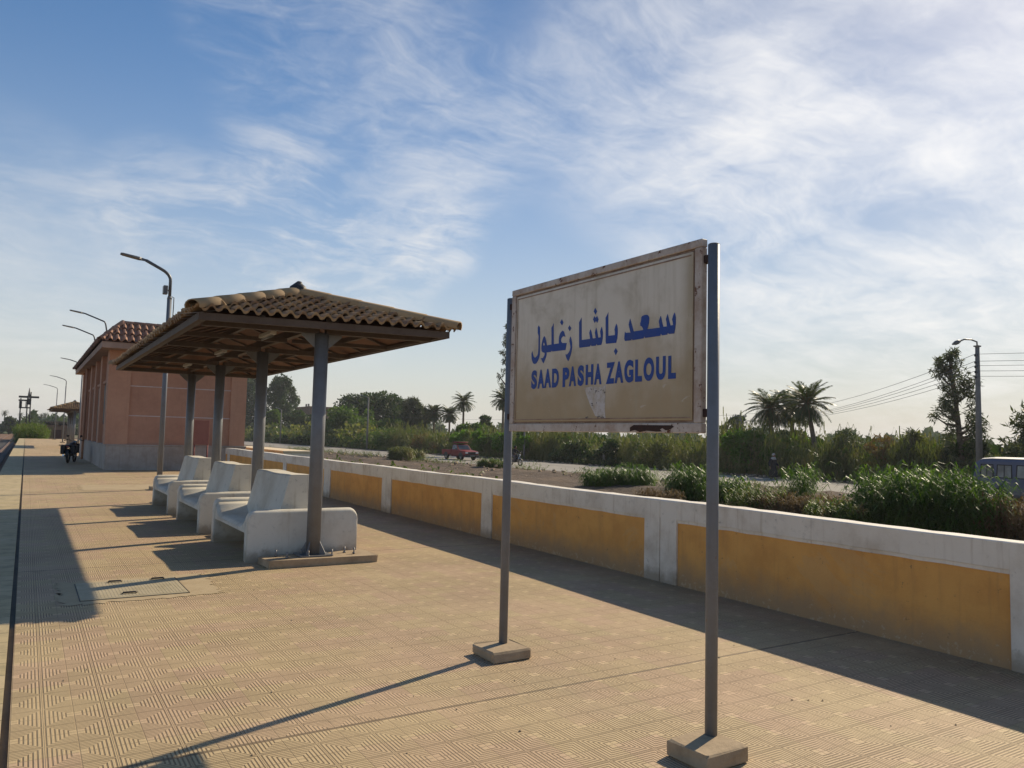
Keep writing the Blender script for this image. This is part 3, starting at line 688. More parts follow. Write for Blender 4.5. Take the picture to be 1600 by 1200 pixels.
    glyphs = [
        (T(*A, [(260, 845), (245, 790), (250, 700), (262, 610), (278, 640), (400, 635), (370, 510), (355, 430), (375, 340), (392, 285), (415, 370), (450, 490), (480, 605), (720, 570), (710, 530), (690, 490), (640, 455), (650, 420), (640, 400), (655, 380), (665, 330), (672, 250), (700, 215), (760, 192), (820, 190), (850, 215), (870, 270), (862, 390), (840, 480), (820, 550), (1130, 510), (1120, 430), (1108, 360), (1130, 280), (1155, 215), (1175, 280), (1190, 370), (1220, 490), (1310, 480), (1300, 380), (1285, 300), (1305, 230), (1328, 170), (1350, 250), (1370, 350), (1400, 455), (1465, 445), (1455, 370), (1440, 300), (1470, 200), (1500, 130), (1520, 190), (1535, 260), (1530, 420), (1515, 540), (1495, 655), (1360, 670), (1335, 640), (1320, 685), (1185, 705), (1160, 655), (1145, 715), (765, 770), (745, 720), (730, 778), (450, 825), (430, 785), (415, 828)]), []),
        (T(*B_, [(910, 995), (900, 940), (898, 340), (935, 275), (965, 205), (966, 795), (1130, 775), (1130, 700), (1120, 640), (1140, 560), (1168, 490), (1190, 550), (1200, 620), (1200, 720), (1190, 850), (1160, 970)]), []),
        (T(*B_, [(245, 1095), (235, 1050), (235, 460), (265, 400), (298, 340), (300, 900), (510, 872), (500, 790), (490, 720), (505, 670), (522, 630), (545, 700), (575, 862), (650, 852), (640, 780), (630, 720), (645, 650), (662, 590), (685, 670), (712, 840), (775, 830), (770, 760), (760, 690), (780, 620), (800, 570), (820, 640), (832, 720), (825, 860), (810, 950), (790, 1020), (690, 1035), (672, 990), (655, 1040), (545, 1055), (527, 1015), (510, 1062)]), []),
        (T(*C_, [(1140, 490), (1115, 560), (1112, 610), (1130, 690), (1140, 760), (1125, 830), (1100, 890), (1060, 935), (1040, 945), (1015, 935), (1022, 980), (1040, 1040), (1080, 1110), (1110, 1060), (1140, 970), (1165, 870), (1180, 760), (1178, 660), (1165, 570)]), []),
        (T(*C_, [(1045, 655), (1015, 830), (690, 868), (670, 845), (650, 875), (540, 892), (545, 930), (530, 1000), (500, 1080), (465, 1165), (435, 1120), (415, 1070), (400, 1035), (450, 1030), (480, 980), (498, 930), (495, 902), (440, 885), (418, 850), (412, 790), (420, 680), (440, 580), (460, 520), (485, 480), (510, 520), (530, 590), (550, 715), (665, 692), (665, 270), (690, 230), (718, 160), (722, 685), (850, 665), (848, 590), (855, 500), (875, 430), (905, 380), (945, 345), (975, 370), (995, 430), (1010, 500), (975, 485), (950, 490), (915, 530), (902, 580), (905, 620), (935, 655)]), [T(*C_, [(456, 705), (462, 665), (475, 635), (490, 665), (496, 705), (475, 722)])]),
        (T(*C_, [(345, 215), (322, 270), (322, 400), (342, 480), (338, 780), (330, 920), (310, 970), (270, 1015), (240, 1020), (215, 985), (198, 930), (185, 860), (165, 920), (168, 1040), (185, 1110), (205, 1160), (240, 1185), (285, 1165), (325, 1100), (350, 1040), (370, 960), (375, 880), (378, 270)]), []),
        (T(*D_, [(332, 100), (365, 45), (400, 100), (365, 170)]), []), (T(*B_, [(600, 185), (637, 95), (685, 185), (645, 265)]), []),
        (T(*B_, [(585, 390), (612, 305), (650, 345), (687, 300), (722, 385), (690, 470), (655, 425), (625, 475)]), []),
        (T(*C_, [(1080, 280), (1115, 215), (1160, 285), (1120, 360)]), []), (T(*C_, [(880, 140), (925, 60), (962, 140), (928, 215)]), [])]
    b = MB()
    for g, h in glyphs: b.mesh(*trace(g, x, th, h))
    b.build('arabic_lettering', M['blue'], panel)
    # Latin lettering, each letter fitted to its place on the board
    E4 = (820, 545, 11.43); E5 = (930, 540, 11.43)
    letters = [('S', E4, 116, 217, 385, 718), ('A', E4, 228, 346, 372, 708), ('A', E4, 346, 470, 358, 695), ('D', E4, 485, 606, 352, 690), ('P', E4, 675, 792, 335, 682), ('A', E4, 788, 916, 315, 668), ('S', E4, 943, 1054, 295, 662), ('H', E4, 1085, 1222, 280, 642), ('A', E4, 1238, 1372, 265, 638),
               ('Z', E5, 193, 346, 300, 682), ('A', E5, 345, 502, 283, 668), ('G', E5, 518, 680, 255, 662), ('L', E5, 712, 835, 245, 645), ('O', E5, 862, 1050, 212, 632), ('U', E5, 1085, 1257, 192, 612), ('L', E5, 1302, 1441, 178, 592)]
    b = MB(); dg = bpy.context.evaluated_depsgraph_get()
    for ch, (ox, oy, s), x0, x1, y0, y1 in letters:
        cu = bpy.data.curves.new('glyph', 'FONT'); cu.body = ch; cu.size = 1; cu.offset = .055; cu.resolution_u = 6
        to = bpy.data.objects.new('glyph', cu); COL.objects.link(to)
        dg = bpy.context.evaluated_depsgraph_get(); dg.update(); me = to.evaluated_get(dg).to_mesh()
        vs = [v.co.copy() for v in me.vertices]; fs = [tuple(p.vertices) for p in me.polygons]
        to.evaluated_get(dg).to_mesh_clear(); bpy.data.objects.remove(to); bpy.data.curves.remove(cu)
        ax = min(v.x for v in vs); bx = max(v.x for v in vs); ay = min(v.y for v in vs); by = max(v.y for v in vs)
        tl = on_x(ox + x0 / s, oy + (y0 + y1) / 2 / s, x); tr_ = on_x(ox + x1 / s, oy + (y0 + y1) / 2 / s, x)
        mid = ox + (x0 + x1) / 2 / s; zt = on_x(mid, oy + y0 / s, x).z; zb = on_x(mid, oy + y1 / s, x).z
        out = [(x, tl.y + (tr_.y - tl.y) * (v.x - ax) / (bx - ax), zb + (zt - zb) * (v.y - ay) / (by - ay)) for v in vs]
        b.mesh(out, fs)
    b.build('latin_lettering', M['blue'], panel)
    # hinge clamps holding the frame to the posts
    for (y0, y1, z) in ((2.93, 3.0, 2.60), (2.93, 3.0, 1.76), (4.90, 4.99, 2.60), (4.90, 4.99, 1.76)):
        b = MB(); b.box((3.085, min(y0, y1), z - .022), (3.118, max(y0, y1), z + .022), .003)
        b.build('clamp', M['rust'], root, L)
sign()

# ------------------------------------------------------------------ tiled roofs
def tile_field(b, org, U, Vd, N, ulen, vlen, Lf, Rf, tw=.145, tl=.25, A=.042, lift=.045, seg=6):
    """clay tiles on a slope; Lf(v) and Rf(v) give the limits across at height v"""
    org = Vector(org); U = Vector(U); Vd = Vector(Vd); N = Vector(N)
    nc = int(math.ceil(ulen / tw)); nr = int(math.ceil(vlen / tl))
    rnd = random.Random(3)
    for r in range(nr):
        v0 = r * tl; v1 = min(v0 + tl + .02, vlen)
        if v1 - v0 < .04: continue
        for c in range(nc):
            u0 = c * tw
            lo, hi = Lf(v0), Rf(v0)
            if u0 + tw < lo + .03 or u0 > hi - .03: continue
            j = rnd.uniform(-.014, .014); jn = rnd.uniform(-.005, .007); vs = []
            for (v, dz, q) in ((v0 + j, lift, 1.15), (v1, 0.0, .75)):
                l2, h2 = Lf(v), Rf(v)
                for k in range(seg + 1):
                    s = k / seg; h = A * max(0, math.sin(PI * min(s / .58, 1))) ** .8 if s < .58 else -A * .3 * math.sin(PI * (s - .58) / .42)
                    uu = min(max(u0 + s * tw, l2), h2)
                    vs.append(org + U * uu + Vd * v + N * (h * q + dz + .01 + jn))
            n = seg + 1
            # front lip of the tile
            for k in range(n): vs.append(vs[k] - N * .034)
            fs = [(k, k + 1, n + k + 1, n + k) for k in range(seg)] + [(2 * n + k, 2 * n + k + 1, k + 1, k) for k in range(seg)]
            b.mesh(vs, fs, False)
def cap_run(b, p0, p1, r=.10, seg_len=.42, ns=8):
    p0 = Vector(p0); p1 = Vector(p1); d = p1 - p0; Lx = d.length; n = max(1, round(Lx / seg_len)); d.normalize()
    side = d.cross(Vector((0, 0, 1))).normalized(); up = side.cross(d).normalized()
    for i in range(n):
        a = p0 + d * (Lx * i / n - .02); c = p0 + d * (Lx * (i + 1) / n + .03)
        vs = []
        for (pt, rr) in ((a, r * 1.06), (c, r * .95)):
            for k in range(ns + 1):
                an = PI * (-.08 + 1.16 * k / ns); vs.append(pt + side * math.cos(an) * rr + up * (math.sin(an) * rr * .8))
        m_ = ns + 1
        for k in range(m_): vs.append(vs[k] - (vs[k] - a) * .16)
        b.mesh(vs, [(k, k + 1, m_ + k + 1, m_ + k) for k in range(ns)] + [(2 * m_ + k, 2 * m_ + k + 1, k + 1, k) for k in range(ns)], True)

# ------------------------------------------------------------------ platform shelter
def make_shelter(label):
    """local origin: ground under the middle of the near eave; length along +y"""
    root = empty('platform_shelter', (0, 0, 0), label=label, cat='shelter', group='tiled shelters along the platform')
    HW, LN, ZB, ZT = 1.50, 9.85, 2.875, 2.96; RY = 1.5; ZR = 3.50
    ov = .07; hw = HW + ov; y0 = -ov; y1 = LN + ov
    sl_len = math.hypot(hw, ZR - ZT); cs, sn = hw / sl_len, (ZR - ZT) / sl_len
    # tile faces: near, far, left, right
    b = MB()
    Lt = (y1 - y0)
    tile_field(b, (-hw, y0, ZT), (1, 0, 0), (0, cs, sn), (0, -sn, cs), 2 * hw, sl_len, lambda v: v * cs, lambda v: 2 * hw - v * cs)
    tile_field(b, (hw, y1, ZT), (-1, 0, 0), (0, -cs, sn), (0, sn, cs), 2 * hw, sl_len, lambda v: v * cs, lambda v: 2 * hw - v * cs)
    tile_field(b, (-hw, y1, ZT), (0, -1, 0), (cs, 0, sn), (-sn, 0, cs), Lt, sl_len, lambda v: v * cs, lambda v: Lt - v * cs)
    tile_field(b, (hw, y0, ZT), (0, 1, 0), (-cs, 0, sn), (sn, 0, cs), Lt, sl_len, lambda v: v * cs, lambda v: Lt - v * cs)
    roof = b.build('roof', M['clay'], root)
    b = MB(); e = .055
    cap_run(b, (-hw, y0, ZT + e), (0, y0 + hw, ZR + e)); cap_run(b, (hw, y0, ZT + e), (0, y0 + hw, ZR + e))
    cap_run(b, (-hw, y1, ZT + e), (0, y1 - hw, ZR + e)); cap_run(b, (hw, y1, ZT + e), (0, y1 - hw, ZR + e))
    cap_run(b, (0, y0 + hw, ZR + e), (0, y1 - hw, ZR + e)); b.build('ridge_caps', M['caps'], roof)
    for yy in (y0 + hw, y1 - hw):
        b = MB(); b.sphere((0, yy, ZR + .085), .125, 10, 6, (1, 1, .8)); b.tube([(0, yy, ZR + .12), (.02, yy, ZR + .21)], [.10, .03], 8); b.build('finial', M['dark'], roof)
    # boarded ceiling following the slope
    b = MB(); hi = HW - .03; zc = ZT - .03; zr = ZR - .07
    v = [(-hi, .03, zc), (hi, .03, zc), (hi, LN - .03, zc), (-hi, LN - .03, zc), (0, HW, zr), (0, LN - HW, zr)]
    b.mesh(v + [(x, y, z + .02) for x, y, z in v], [(0, 4, 1), (1, 4, 5, 2), (2, 5, 3), (3, 5, 4, 0), (6, 7, 10), (7, 8, 11, 10), (8, 9, 11), (9, 6, 10, 11)])
    b.build('ceiling', M['ceil'], root)
    # eave fascia with steel channel behind
    b = MB(); t = .035
    b.box((-HW, 0, ZB), (HW, t, ZT)); b.box((-HW, LN - t, ZB), (HW, LN, ZT)); b.box((-HW, t + .001, ZB), (-HW + t, LN - t - .001, ZT)); b.box((HW - t, t + .001, ZB), (HW, LN - t - .001, ZT))
    b.build('fascia', M['fascia'], root)
    b = MB(); i = .045
    for (a, c) in (((-HW + i, i, ZB + .005), (HW - i, i + .05, ZB + .05)), ((-HW + i, LN - i - .05, ZB + .005), (HW - i, LN - i, ZB + .05)), ((-HW + i, i + .052, ZB + .005), (-HW + i + .05, LN - i - .052, ZB + .05)), ((HW - i - .05, i + .052, ZB + .005), (HW - i, LN - i - .052, ZB + .05))): b.box(a, c)
    b.build('eave_channel', M['beam'], root)
    cols = (.37, 3.25, 6.38, 9.40)
    # long purlins
    for xx in (-.78, .78):
        b = MB(); b.box((xx - .025, .1, ZB + .055), (xx + .025, LN - .1, ZB + .125)); b.build('purlin', M['beam'], root)
    b = MB(); b.box((-.04, .1, ZB + .06), (.04, LN - .1, ZB + .17)); b.build('centre_beam', M['beam'], root)
    # cross arms at the columns and between them
    for yy in (cols[0], 1.8, cols[1], 4.8, cols[2], 7.9, cols[3]):
        b = MB(); big = yy in cols; h = .045 if big else .03
        b.box((-HW + .1, yy - h, ZB - (.02 if big else 0)), (-.041, yy + h, ZB + .052)); b.box((.041, yy - h, ZB - (.02 if big else 0)), (HW - .1, yy + h, ZB + .052))
        b.build('cross_arm', M['beam'], root)
    # rafters under the boards
    for k in range(1, 11):
        yy = k * LN / 11; top = min(1.0, min(yy, LN - yy) / HW)
        for sgn in (-1, 1):
            b = MB(); x0 = sgn * (HW - .06); x1 = sgn * (HW - HW * top + .02); zt = zc + (zr - zc) * top
            b.mesh([(x0, yy - .02, zc - .03), (x0, yy + .02, zc - .03), (x1, yy + .02, zt - .035), (x1, yy - .02, zt - .035), (x0, yy - .02, zc - .002), (x0, yy + .02, zc - .002), (x1, yy + .02, zt - .004), (x1, yy - .02, zt - .004)],
                   [(0, 1, 2, 3), (4, 5, 6, 7), (0, 1, 5, 4), (1, 2, 6, 5), (2, 3, 7, 6), (3, 0, 4, 7)]); b.build('rafter', M['beam'], root)
    for (cx, cy, ex, ey) in ((-HW, 0, 0, HW), (HW, 0, 0, HW), (-HW, LN, 0, LN - HW), (HW, LN, 0, LN - HW)):
        b = MB(); b.tube([(cx * .95, cy + (.06 if cy == 0 else -.06), zc - .01), (ex, ey, zr - .02)], .022, 4); b.build('rafter', M['beam'], root)
    # tube lights under the arms
    for (xx, yy) in ((-.45, 1.2), (-.45, 4.2), (-.45, 7.3)):
        b = MB(); b.box((xx - .04, yy - .3, ZB + .0), (xx + .04, yy + .3, ZB + .05), .005); l = b.build('tube_light', M['tube'], root)
        b = MB(); b.tube([(xx, yy - .28, ZB - .022), (xx, yy + .28, ZB - .022)], .014, 8); b.build('tube', M['lens'], l)
    # columns
    for yy in cols:
        b = MB(); b.tube([(0, yy, .09), (0, yy, ZB - .021)], .086, 28)
        c = b.build('column', M['steel'], root)
        BF = [(0, 1, 2, 3), (7, 6, 5, 4), (0, 1, 5, 4), (1, 2, 6, 5), (2, 3, 7, 6), (3, 0, 4, 7)]
        for a in range(4):
            an = a * PI / 2 + PI / 4; dx, dy = math.cos(an), math.sin(an); px, py = -dy * .006, dx * .006
            p = [(.09, .104), (.17, .104), (.17, .119), (.09, .26)]
            b = MB(); b.mesh([(dx * q + px, yy + dy * q + py, z) for q, z in p] + [(dx * q - px, yy + dy * q - py, z) for q, z in p], BF); b.build('gusset', M['steel'], c)
        for s_ in (-1, 1):
            q0 = [(.09, ZB - .022), (.26, ZB - .022), (.26, ZB - .05), (.09, ZB - .20)]
            b = MB(); b.mesh([(s_ * q, yy + .006, z) for q, z in q0] + [(s_ * q, yy - .006, z) for q, z in q0], BF); b.build('bracket', M['steel'], c)
        b = MB(); b.box((-.2, yy - .17, .092), (.2, yy + .17, .104)); b.build('base_plate', M['steel'], c)
        rnd = random.Random(int(yy * 10)); b = MB(); b.box((-.62, yy - .30, -.001), (.74, yy + .16, .092), .012)
        b.v = [(x + rnd.uniform(-.012, .012), y + rnd.uniform(-.012, .012), z + (rnd.uniform(-.010, .006) if z > .01 else 0)) for x, y, z in b.v]
        b.build('plinth', M['concrete'], root)
        for (bx, by) in ((-.44, .06), (-.36, -.14), (-.13, .05), (-.10, -.14), (.2, -.13), (.42, .03), (.5, -.09)):
            k = MB(); k.tube([(bx, yy + by, .08), (bx, yy + by, .165)], .010, 8); k.tube([(bx, yy + by, .092), (bx, yy + by, .108)], .019, 6); k.build('anchor_bolt', M['bolt'], root)
    return root
def skew_end(o):
    # the near end of the roof is not quite square to its length
    for ch in o.children:
        if ch.name.split('.')[0] in ('column', 'plinth', 'anchor_bolt'): continue
        if ch.type == 'MESH':
            for v in ch.data.vertices:
                w = min(1, max(0, (3.4 - v.co.y) / 2.4)); v.co.y -= .24 * (v.co.x / 1.5) * w * w * (3 - 2 * w)
        skew_end(ch)
sh = make_shelter('near brown tiled shelter on grey columns over the three white benches')
skew_end(sh); sh.location = (3.11, 9.15, 0)
s2 = copy_tree(sh); s2.location = (3.11, 67.2, 0); tag(s2, 'far small tiled shelter beyond the salmon building near the platform end')

# ------------------------------------------------------------------ benches (double sided, whitewashed concrete)
def make_bench():
    root = empty('concrete_bench', (0, 0, 0), label='x', cat='bench', group='white concrete benches under the shelter')
    L_, T_ = 2.12, .165; HWB = .69
    # seat shell: profile along y (curves up to the arms) swept across x
    def zprof(y):
        d = min(y, L_ - y)
        if d < T_: return .53
        q = min(1, (d - T_) / .34)
        return .575 - .145 * (1 - (1 - q) ** 2.0)
    n = 40; ys = [L_ * i / n for i in range(n + 1)]; ys = sorted(set([0, T_ * .99, T_, L_ - T_, L_ - T_ * .99] + ys))
    xs = [-HWB, -HWB + .015, -HWB + .05, -.3, 0, .3, HWB - .05, HWB - .015, HWB]
    def ze(x): 
        d = HWB - abs(x); return -.05 * max(0, 1 - d / .05) ** 1.5
    vs = []; fs = []
    for y in ys:
        for x in xs: vs.append((x, y, zprof(y) + ze(x) + .004 * math.sin(7 * x + 5 * y)))
    m_ = len(xs)
    for i in range(len(ys) - 1):
        for k in range(m_ - 1): fs.append((i * m_ + k, i * m_ + k + 1, (i + 1) * m_ + k + 1, (i + 1) * m_ + k))
    b = MB(); b.mesh(vs, fs, True)
    # apron under the seat on both sides and underside
    for sx in (-1, 1):
        p = []; top = [(sx * HWB, y, zprof(y) - .05) for y in ys]
        bot = [(sx * HWB, y, min(.34, zprof(y) - .09)) for y in ys]; inn = [(sx * (HWB - .08), y, .34) for y in ys]
        k = len(ys); b.mesh(top + bot + inn, [(i, i + 1, k + i + 1, k + i) for i in range(k - 1)] + [(k + i, k + i + 1, 2 * k + i + 1, 2 * k + i) for i in range(k - 1)])
    b.mesh([(-HWB + .08, 0, .34), (HWB - .08, 0, .34), (HWB - .08, L_, .34), (-HWB + .08, L_, .34)], [(0, 3, 2, 1)])
    b.build('seat', M['bench'], root)
    # end walls with rounded top corners
    for y in (-.012, L_ - T_ + .012):
        b = MB(); r = .10; xs2 = [-HWB - .012 + t_ for t_ in (0, .006, .02, .04, .07, .10)]; xs2 = xs2 + [-.3, 0, .3] + [-x for x in reversed(xs2)]; vs = []; hw_ = T_ / 2; nq = 9
        for x in xs2:
            dx = min(r, HWB + .012 - abs(x)); zt_ = .632 - r + math.sqrt(max(0, r * r - (r - dx) ** 2))
            vs.append((x, y, 0))
            for k in range(nq):
                a = PI - PI * k / (nq - 1); vs.append((x, y + hw_ + hw_ * math.cos(a), zt_ - hw_ * .62 * (1 - math.sin(a))))
            vs.append((x, y + T_, 0))
        mm = nq + 2
        b.mesh(vs, [(i * mm + k, i * mm + k + 1, (i + 1) * mm + k + 1, (i + 1) * mm + k) for i in range(len(xs2) - 1) for k in range(mm - 1)] + [tuple(range(mm)), tuple((len(xs2) - 1) * mm + k for k in reversed(range(mm)))], True)
        b.build('end_wall', M['bench'], root)
    # middle support under the backrest
    b = MB(); b.box((-.12, T_ + .02, 0), (.12, L_ - T_ - .02, .339)); b.build('base', M['bench'], root)
    # backrest wedge
    b = MB(); y0, y1 = T_ + .06, L_ - T_ - .06
    vs = []; nn = 10
    for i in range(nn + 1):
        y = y0 + (y1 - y0) * i / nn
        for (x, z) in ((-.30, .40), (-.275, .50), (-.20, .80), (-.145, 1.03), (-.125, 1.05), (.125, 1.05), (.145, 1.03), (.20, .80), (.275, .50), (.30, .40)): vs.append((x, y, z + (.006 * math.sin(5 * y) if z > 1 else 0)))
    fs = [(i * 10 + k, i * 10 + k + 1, (i + 1) * 10 + k + 1, (i + 1) * 10 + k) for i in range(nn) for k in range(9)] + [tuple(range(10)), tuple(nn * 10 + k for k in reversed(range(10)))]
    b.mesh(vs, fs); b.build('backrest', M['bench'], root)
    return root
bn = make_bench()
for i, (y, lab) in enumerate(((9.78, 'nearest white concrete bench right behind the first shelter column'), (12.86, 'middle white concrete bench between the near and the far one'), (15.95, 'farthest white concrete bench before the salmon building'))):
    o = bn if i == 0 else copy_tree(bn)
    o.location = (3.07, y, 0); o['label'] = lab

# ------------------------------------------------------------------ station building
def building():
    X0, X1, Y0, Y1 = 2.72, 7.66, 33.2, 49.6
    root = empty('station_building', (5.2, 41, 0), label='salmon station building with pale plinth and red tiled eaves beyond the benches', cat='building')
    L = neg(root)
    b = MB(); b.box((X0, Y0, .90), (X1, Y1, 4.72)); b.build('wall', M['salmon'], root, L)
    b = MB(); b.box((X0 - .12, Y0 - .12, -.002), (X1 + .12, Y1 + .12, .93), .01); b.build('plinth', M['plinth'], root, L)
    b = MB(); b.box((X0 - .14, Y0 - .14, .931), (X1 + .14, Y1 + .14, .985), .01); b.build('plinth_cap', M['plinth'], root, L)
    # corner and bay pilasters
    for (a, c) in (((X0 - .06, Y0 - .07, .986), (X0 + .62, Y0 + .02, 4.60)), ((X1 - .56, Y0 - .07, .986), (X1 + .06, Y0 + .02, 4.60))):
        b = MB(); b.box(a, c); b.build('pilaster', M['salmon2'], root, L)
    yb = Y0 - .07 + .002
    bays = [Y0 - .066, 36.4, 39.4, 42.4, 45.4, 48.7]
    for yy in bays:
        b = MB(); b.box((X0 - .16, yy, .986), (X0 + .02 if yy > 34 else X0 - .0605, yy + .75, 4.60)); b.build('pilaster', M['salmon2'], root, L)
    for i in range(5):
        ya, yc = bays[i] + 1.25, bays[i + 1] - .5
        door = i in (1, 3)
        b = MB(); b.box((X0 - .05, ya, .987 if door else 1.75), (X0 + .05, yc, 3.4))
        o = b.build('door' if door else 'window', M['door'], root, L)
        z0 = 1.1 if door else 1.82
        b = MB(); b.box((X0 - .065, ya + .1, z0), (X0 - .0505, (ya + yc) / 2 - .04, 3.3)); b.box((X0 - .065, (ya + yc) / 2 + .04, z0), (X0 - .0505, yc - .1, 3.3)); b.build('pane', M['dark'], o)
        b = MB(); b.box((X0 - .12, ya - .08, 3.401), (X0 + .02, yc + .08, 3.5)); b.build('lintel', M['salmon2'], root, L)
    # thin white lines on the near wall
    for py in (607, 652):
        z = on_y(285, py, Y0).z
        b = MB(); b.box((X0 + .622, Y0 - .006, z - .018), (X1 - .562, Y0 + .01, z + .018)); b.build('painted_line', M['line'], root, L)
    # overhanging slab and tiled skirt
    E = .50; EY = .85
    b = MB(); b.box((X0 - E, Y0 - EY, 4.60), (X1 + E, Y1 + EY, 4.84), .01); b.build('eave_slab', M['soffit'], root, L)
    b = MB(); ex0, ex1, ey0, ey1 = X0 - E - .06, X1 + E + .06, Y0 - EY - .06, Y1 + EY + .06; zb = 4.86; rise = .78; run = .78
    sl = math.hypot(rise, run); cs = run / sl; sn = rise / sl; W = ex1 - ex0; D = ey1 - ey0
    kw = dict(tw=.25, tl=.36, A=.085, lift=.05)
    tile_field(b, (ex0, ey0, zb), (1, 0, 0), (0, cs, sn), (0, -sn, cs), W, sl, lambda v: v * cs, lambda v: W - v * cs, **kw)
    tile_field(b, (ex0, ey1, zb), (0, -1, 0), (cs, 0, sn), (-sn, 0, cs), D, sl, lambda v: v * cs, lambda v: D - v * cs, **kw)
    tile_field(b, (ex1, ey0, zb), (0, 1, 0), (-cs, 0, sn), (sn, 0, cs), D, sl, lambda v: v * cs, lambda v: D - v * cs, **kw)
    tile_field(b, (ex1, ey1, zb), (-1, 0, 0), (0, -cs, sn), (0, sn, cs), W, sl, lambda v: v * cs, lambda v: W - v * cs, **kw)
    roof = b.build('roof', M['redclay'], root, L)
    b = MB(); b.mesh([(ex0 + .02, ey0 + .02, zb - .02), (ex1 - .02, ey0 + .02, zb - .02), (ex1 - .02, ey1 - .02, zb - .02), (ex0 + .02, ey1 - .02, zb - .02), (ex0 + run, ey0 + run, zb + rise - .02), (ex1 - run, ey0 + run, zb + rise - .02), (ex1 - run, ey1 - run, zb + rise - .02), (ex0 + run, ey1 - run, zb + rise - .02)], [(0, 1, 5, 4), (1, 2, 6, 5), (2, 3, 7, 6), (3, 0, 4, 7), (4, 5, 6, 7)])
    b.build('roof_deck', M['door'], roof)
    b = MB()
    for (cx, cy, dx, dy) in ((ex0, ey0, 1, 1), (ex1, ey0, -1, 1), (ex0, ey1, 1, -1), (ex1, ey1, -1, -1)): cap_run(b, (cx, cy, zb + .05), (cx + dx * run, cy + dy * run, zb + rise + .05), .11, .36)
    cap_run(b, (ex0 + run, ey0 + run, zb + rise + .03), (ex1 - run, ey0 + run, zb + rise + .03), .10, .4); cap_run(b, (ex0 + run, ey0 + run, zb + rise + .03), (ex0 + run, ey1 - run, zb + rise + .03), .10, .4)
    b.build('ridge_caps', M['redclay'], roof)
    b = MB(); b.tube([(X0 - .22, 45.0, .0), (X0 - .22, 45.0, 4.6)], .06, 10); b.build('drain_pipe', M['salmon2'], root, L)
building()
def fire_point():
    a = on_y(304, 658, 32.3); c = on_y(326, 692, 32.3); w = (c.x - a.x) / 2; cx = (a.x + c.x) / 2
    root = empty('fire_equipment_stand', (cx, 32.3, 0), label='faded red board on two legs standing before the salmon wall', cat='stand')
    b = MB(); b.box((-w, -.03, 1.05), (w, .03, 2.0), .006); b.build('board', M['fireboard'], root)
    for sx in (-w + .04, w - .04):
        b = MB(); b.tube([(sx, .0, 0), (sx, 0, 1.05)], .028, 10); b.build('leg', M['firered'], root)
    b = MB(); b.tube([(-w + .07, 0, .5), (w - .07, 0, .5)], .02, 8); b.build('crossbar', M['firered'], root)
fire_point()

# ------------------------------------------------------------------ platform lamps
def lamp_head(root, p, d, ln=.62, w=.14):
    """flat luminaire whose root end is p, pointing along d in the xz plane"""
    p = Vector(p); d = Vector(d).normalized(); u = Vector((-d.z, 0, d.x)); u = u if u.z > 0 else -u; yv = Vector((0, 1, 0))
    b = MB()
    prof = [(-.02, .035, .022), (.10, .05, .03), (.16, w * .8, .028), (ln * .5, w, .022), (ln - .05, w * .95, .018), (ln, w * .6, .012)]
    vs = []
    for s, hw, hh in prof:
        c = p + d * s
        vs += [c - yv * hw - u * hh, c + yv * hw - u * hh, c + yv * hw * .8 + u * hh, c - yv * hw * .8 + u * hh]
    n = len(prof)
    fs = [(i * 4 + k, i * 4 + (k + 1) % 4, i * 4 + 4 + (k + 1) % 4, i * 4 + 4 + k) for i in range(n - 1) for k in range(4)] + [(0, 1, 2, 3), tuple(4 * n - 4 + k for k in (3, 2, 1, 0))]
    b.mesh(vs, fs); h = b.build('lamp_head', M['lamp'], root)
    c0 = p + d * .2 - u * .027; c1 = p + d * (ln - .07) - u * .022; b = MB()
    b.mesh([c0 - yv * w * .7, c0 + yv * w * .7, c1 + yv * w * .7, c1 - yv * w * .7, c0 - yv * w * .7 + u * .004, c0 + yv * w * .7 + u * .004, c1 + yv * w * .7 + u * .004, c1 - yv * w * .7 + u * .004], [(0, 1, 2, 3), (4, 5, 6, 7), (0, 1, 5, 4), (2, 3, 7, 6), (1, 2, 6, 5), (3, 0, 4, 7)])
    b.build('lens', M['lens'], h)
def lamp_post(loc, label, H=5.72, reach=1.2, rise=.40, lean=0.0, r=.07, base=True, group='lamp posts along the platform', flood=False, name='platform_lamp', head=.62):
    root = empty(name, loc, label=label, cat='lamp post', group=group)
    b = MB(); hb = H - .65; 
    b.tube([(0, 0, 0), (lean * hb, 0, hb)], [r, r * .85], 16); b.tube([(lean * hb, 0, hb - .02), (lean * hb, 0, hb + .05)], [r * .95, r * .7], 12)
    b.build('pole', M['post'], root)
    k = 6; P = [Vector((lean * (hb + .03), 0, hb + .03)), Vector((lean * (H - .18), 0, H - .18))]
    A = P[-1]; end = Vector((lean * H - (reach - head), 0, H + rise * .72)); ctrl = Vector((lean * H, 0, H + .0)); B1 = ctrl.lerp(end, .36 if base else .08)
    for i in range(1, k + 1):
        t = i / k; P.append(A.lerp(ctrl, t).lerp(ctrl.lerp(B1, t), t))
    P.append(end)
    b = MB(); b.tube(P, r * .6, 10); b.build('arm', M['lamp'], root)
    lamp_head(root, end, Vector((-1, 0, .15)), head)
    if base:
        b = MB(); b.box((-.22, -.22, -.001), (.22, .22, .09), .012); b.build('footing', M['concrete'], root)
    if flood:
        b = MB(); b.box((-.17, -.09, H - .55), (-.06, .09, H - .32), .01); b.box((-.06, -.02, H - .46), (.0, .02, H - .42)); f = b.build('floodlight', M['lamp'], root)
        b = MB(); b.box((-.176, -.075, H - .535), (-.171, .075, H - .335)); b.build('lens', M['lens'], f)
        b = MB(); b.tube([(.05, 0, H - .60), (.11, 0, H - .62), (.11, 0, H - .9), (.10, .0, H - 1.5)], .012, 6); b.build('cable', M['bplastic'], root)
    return root
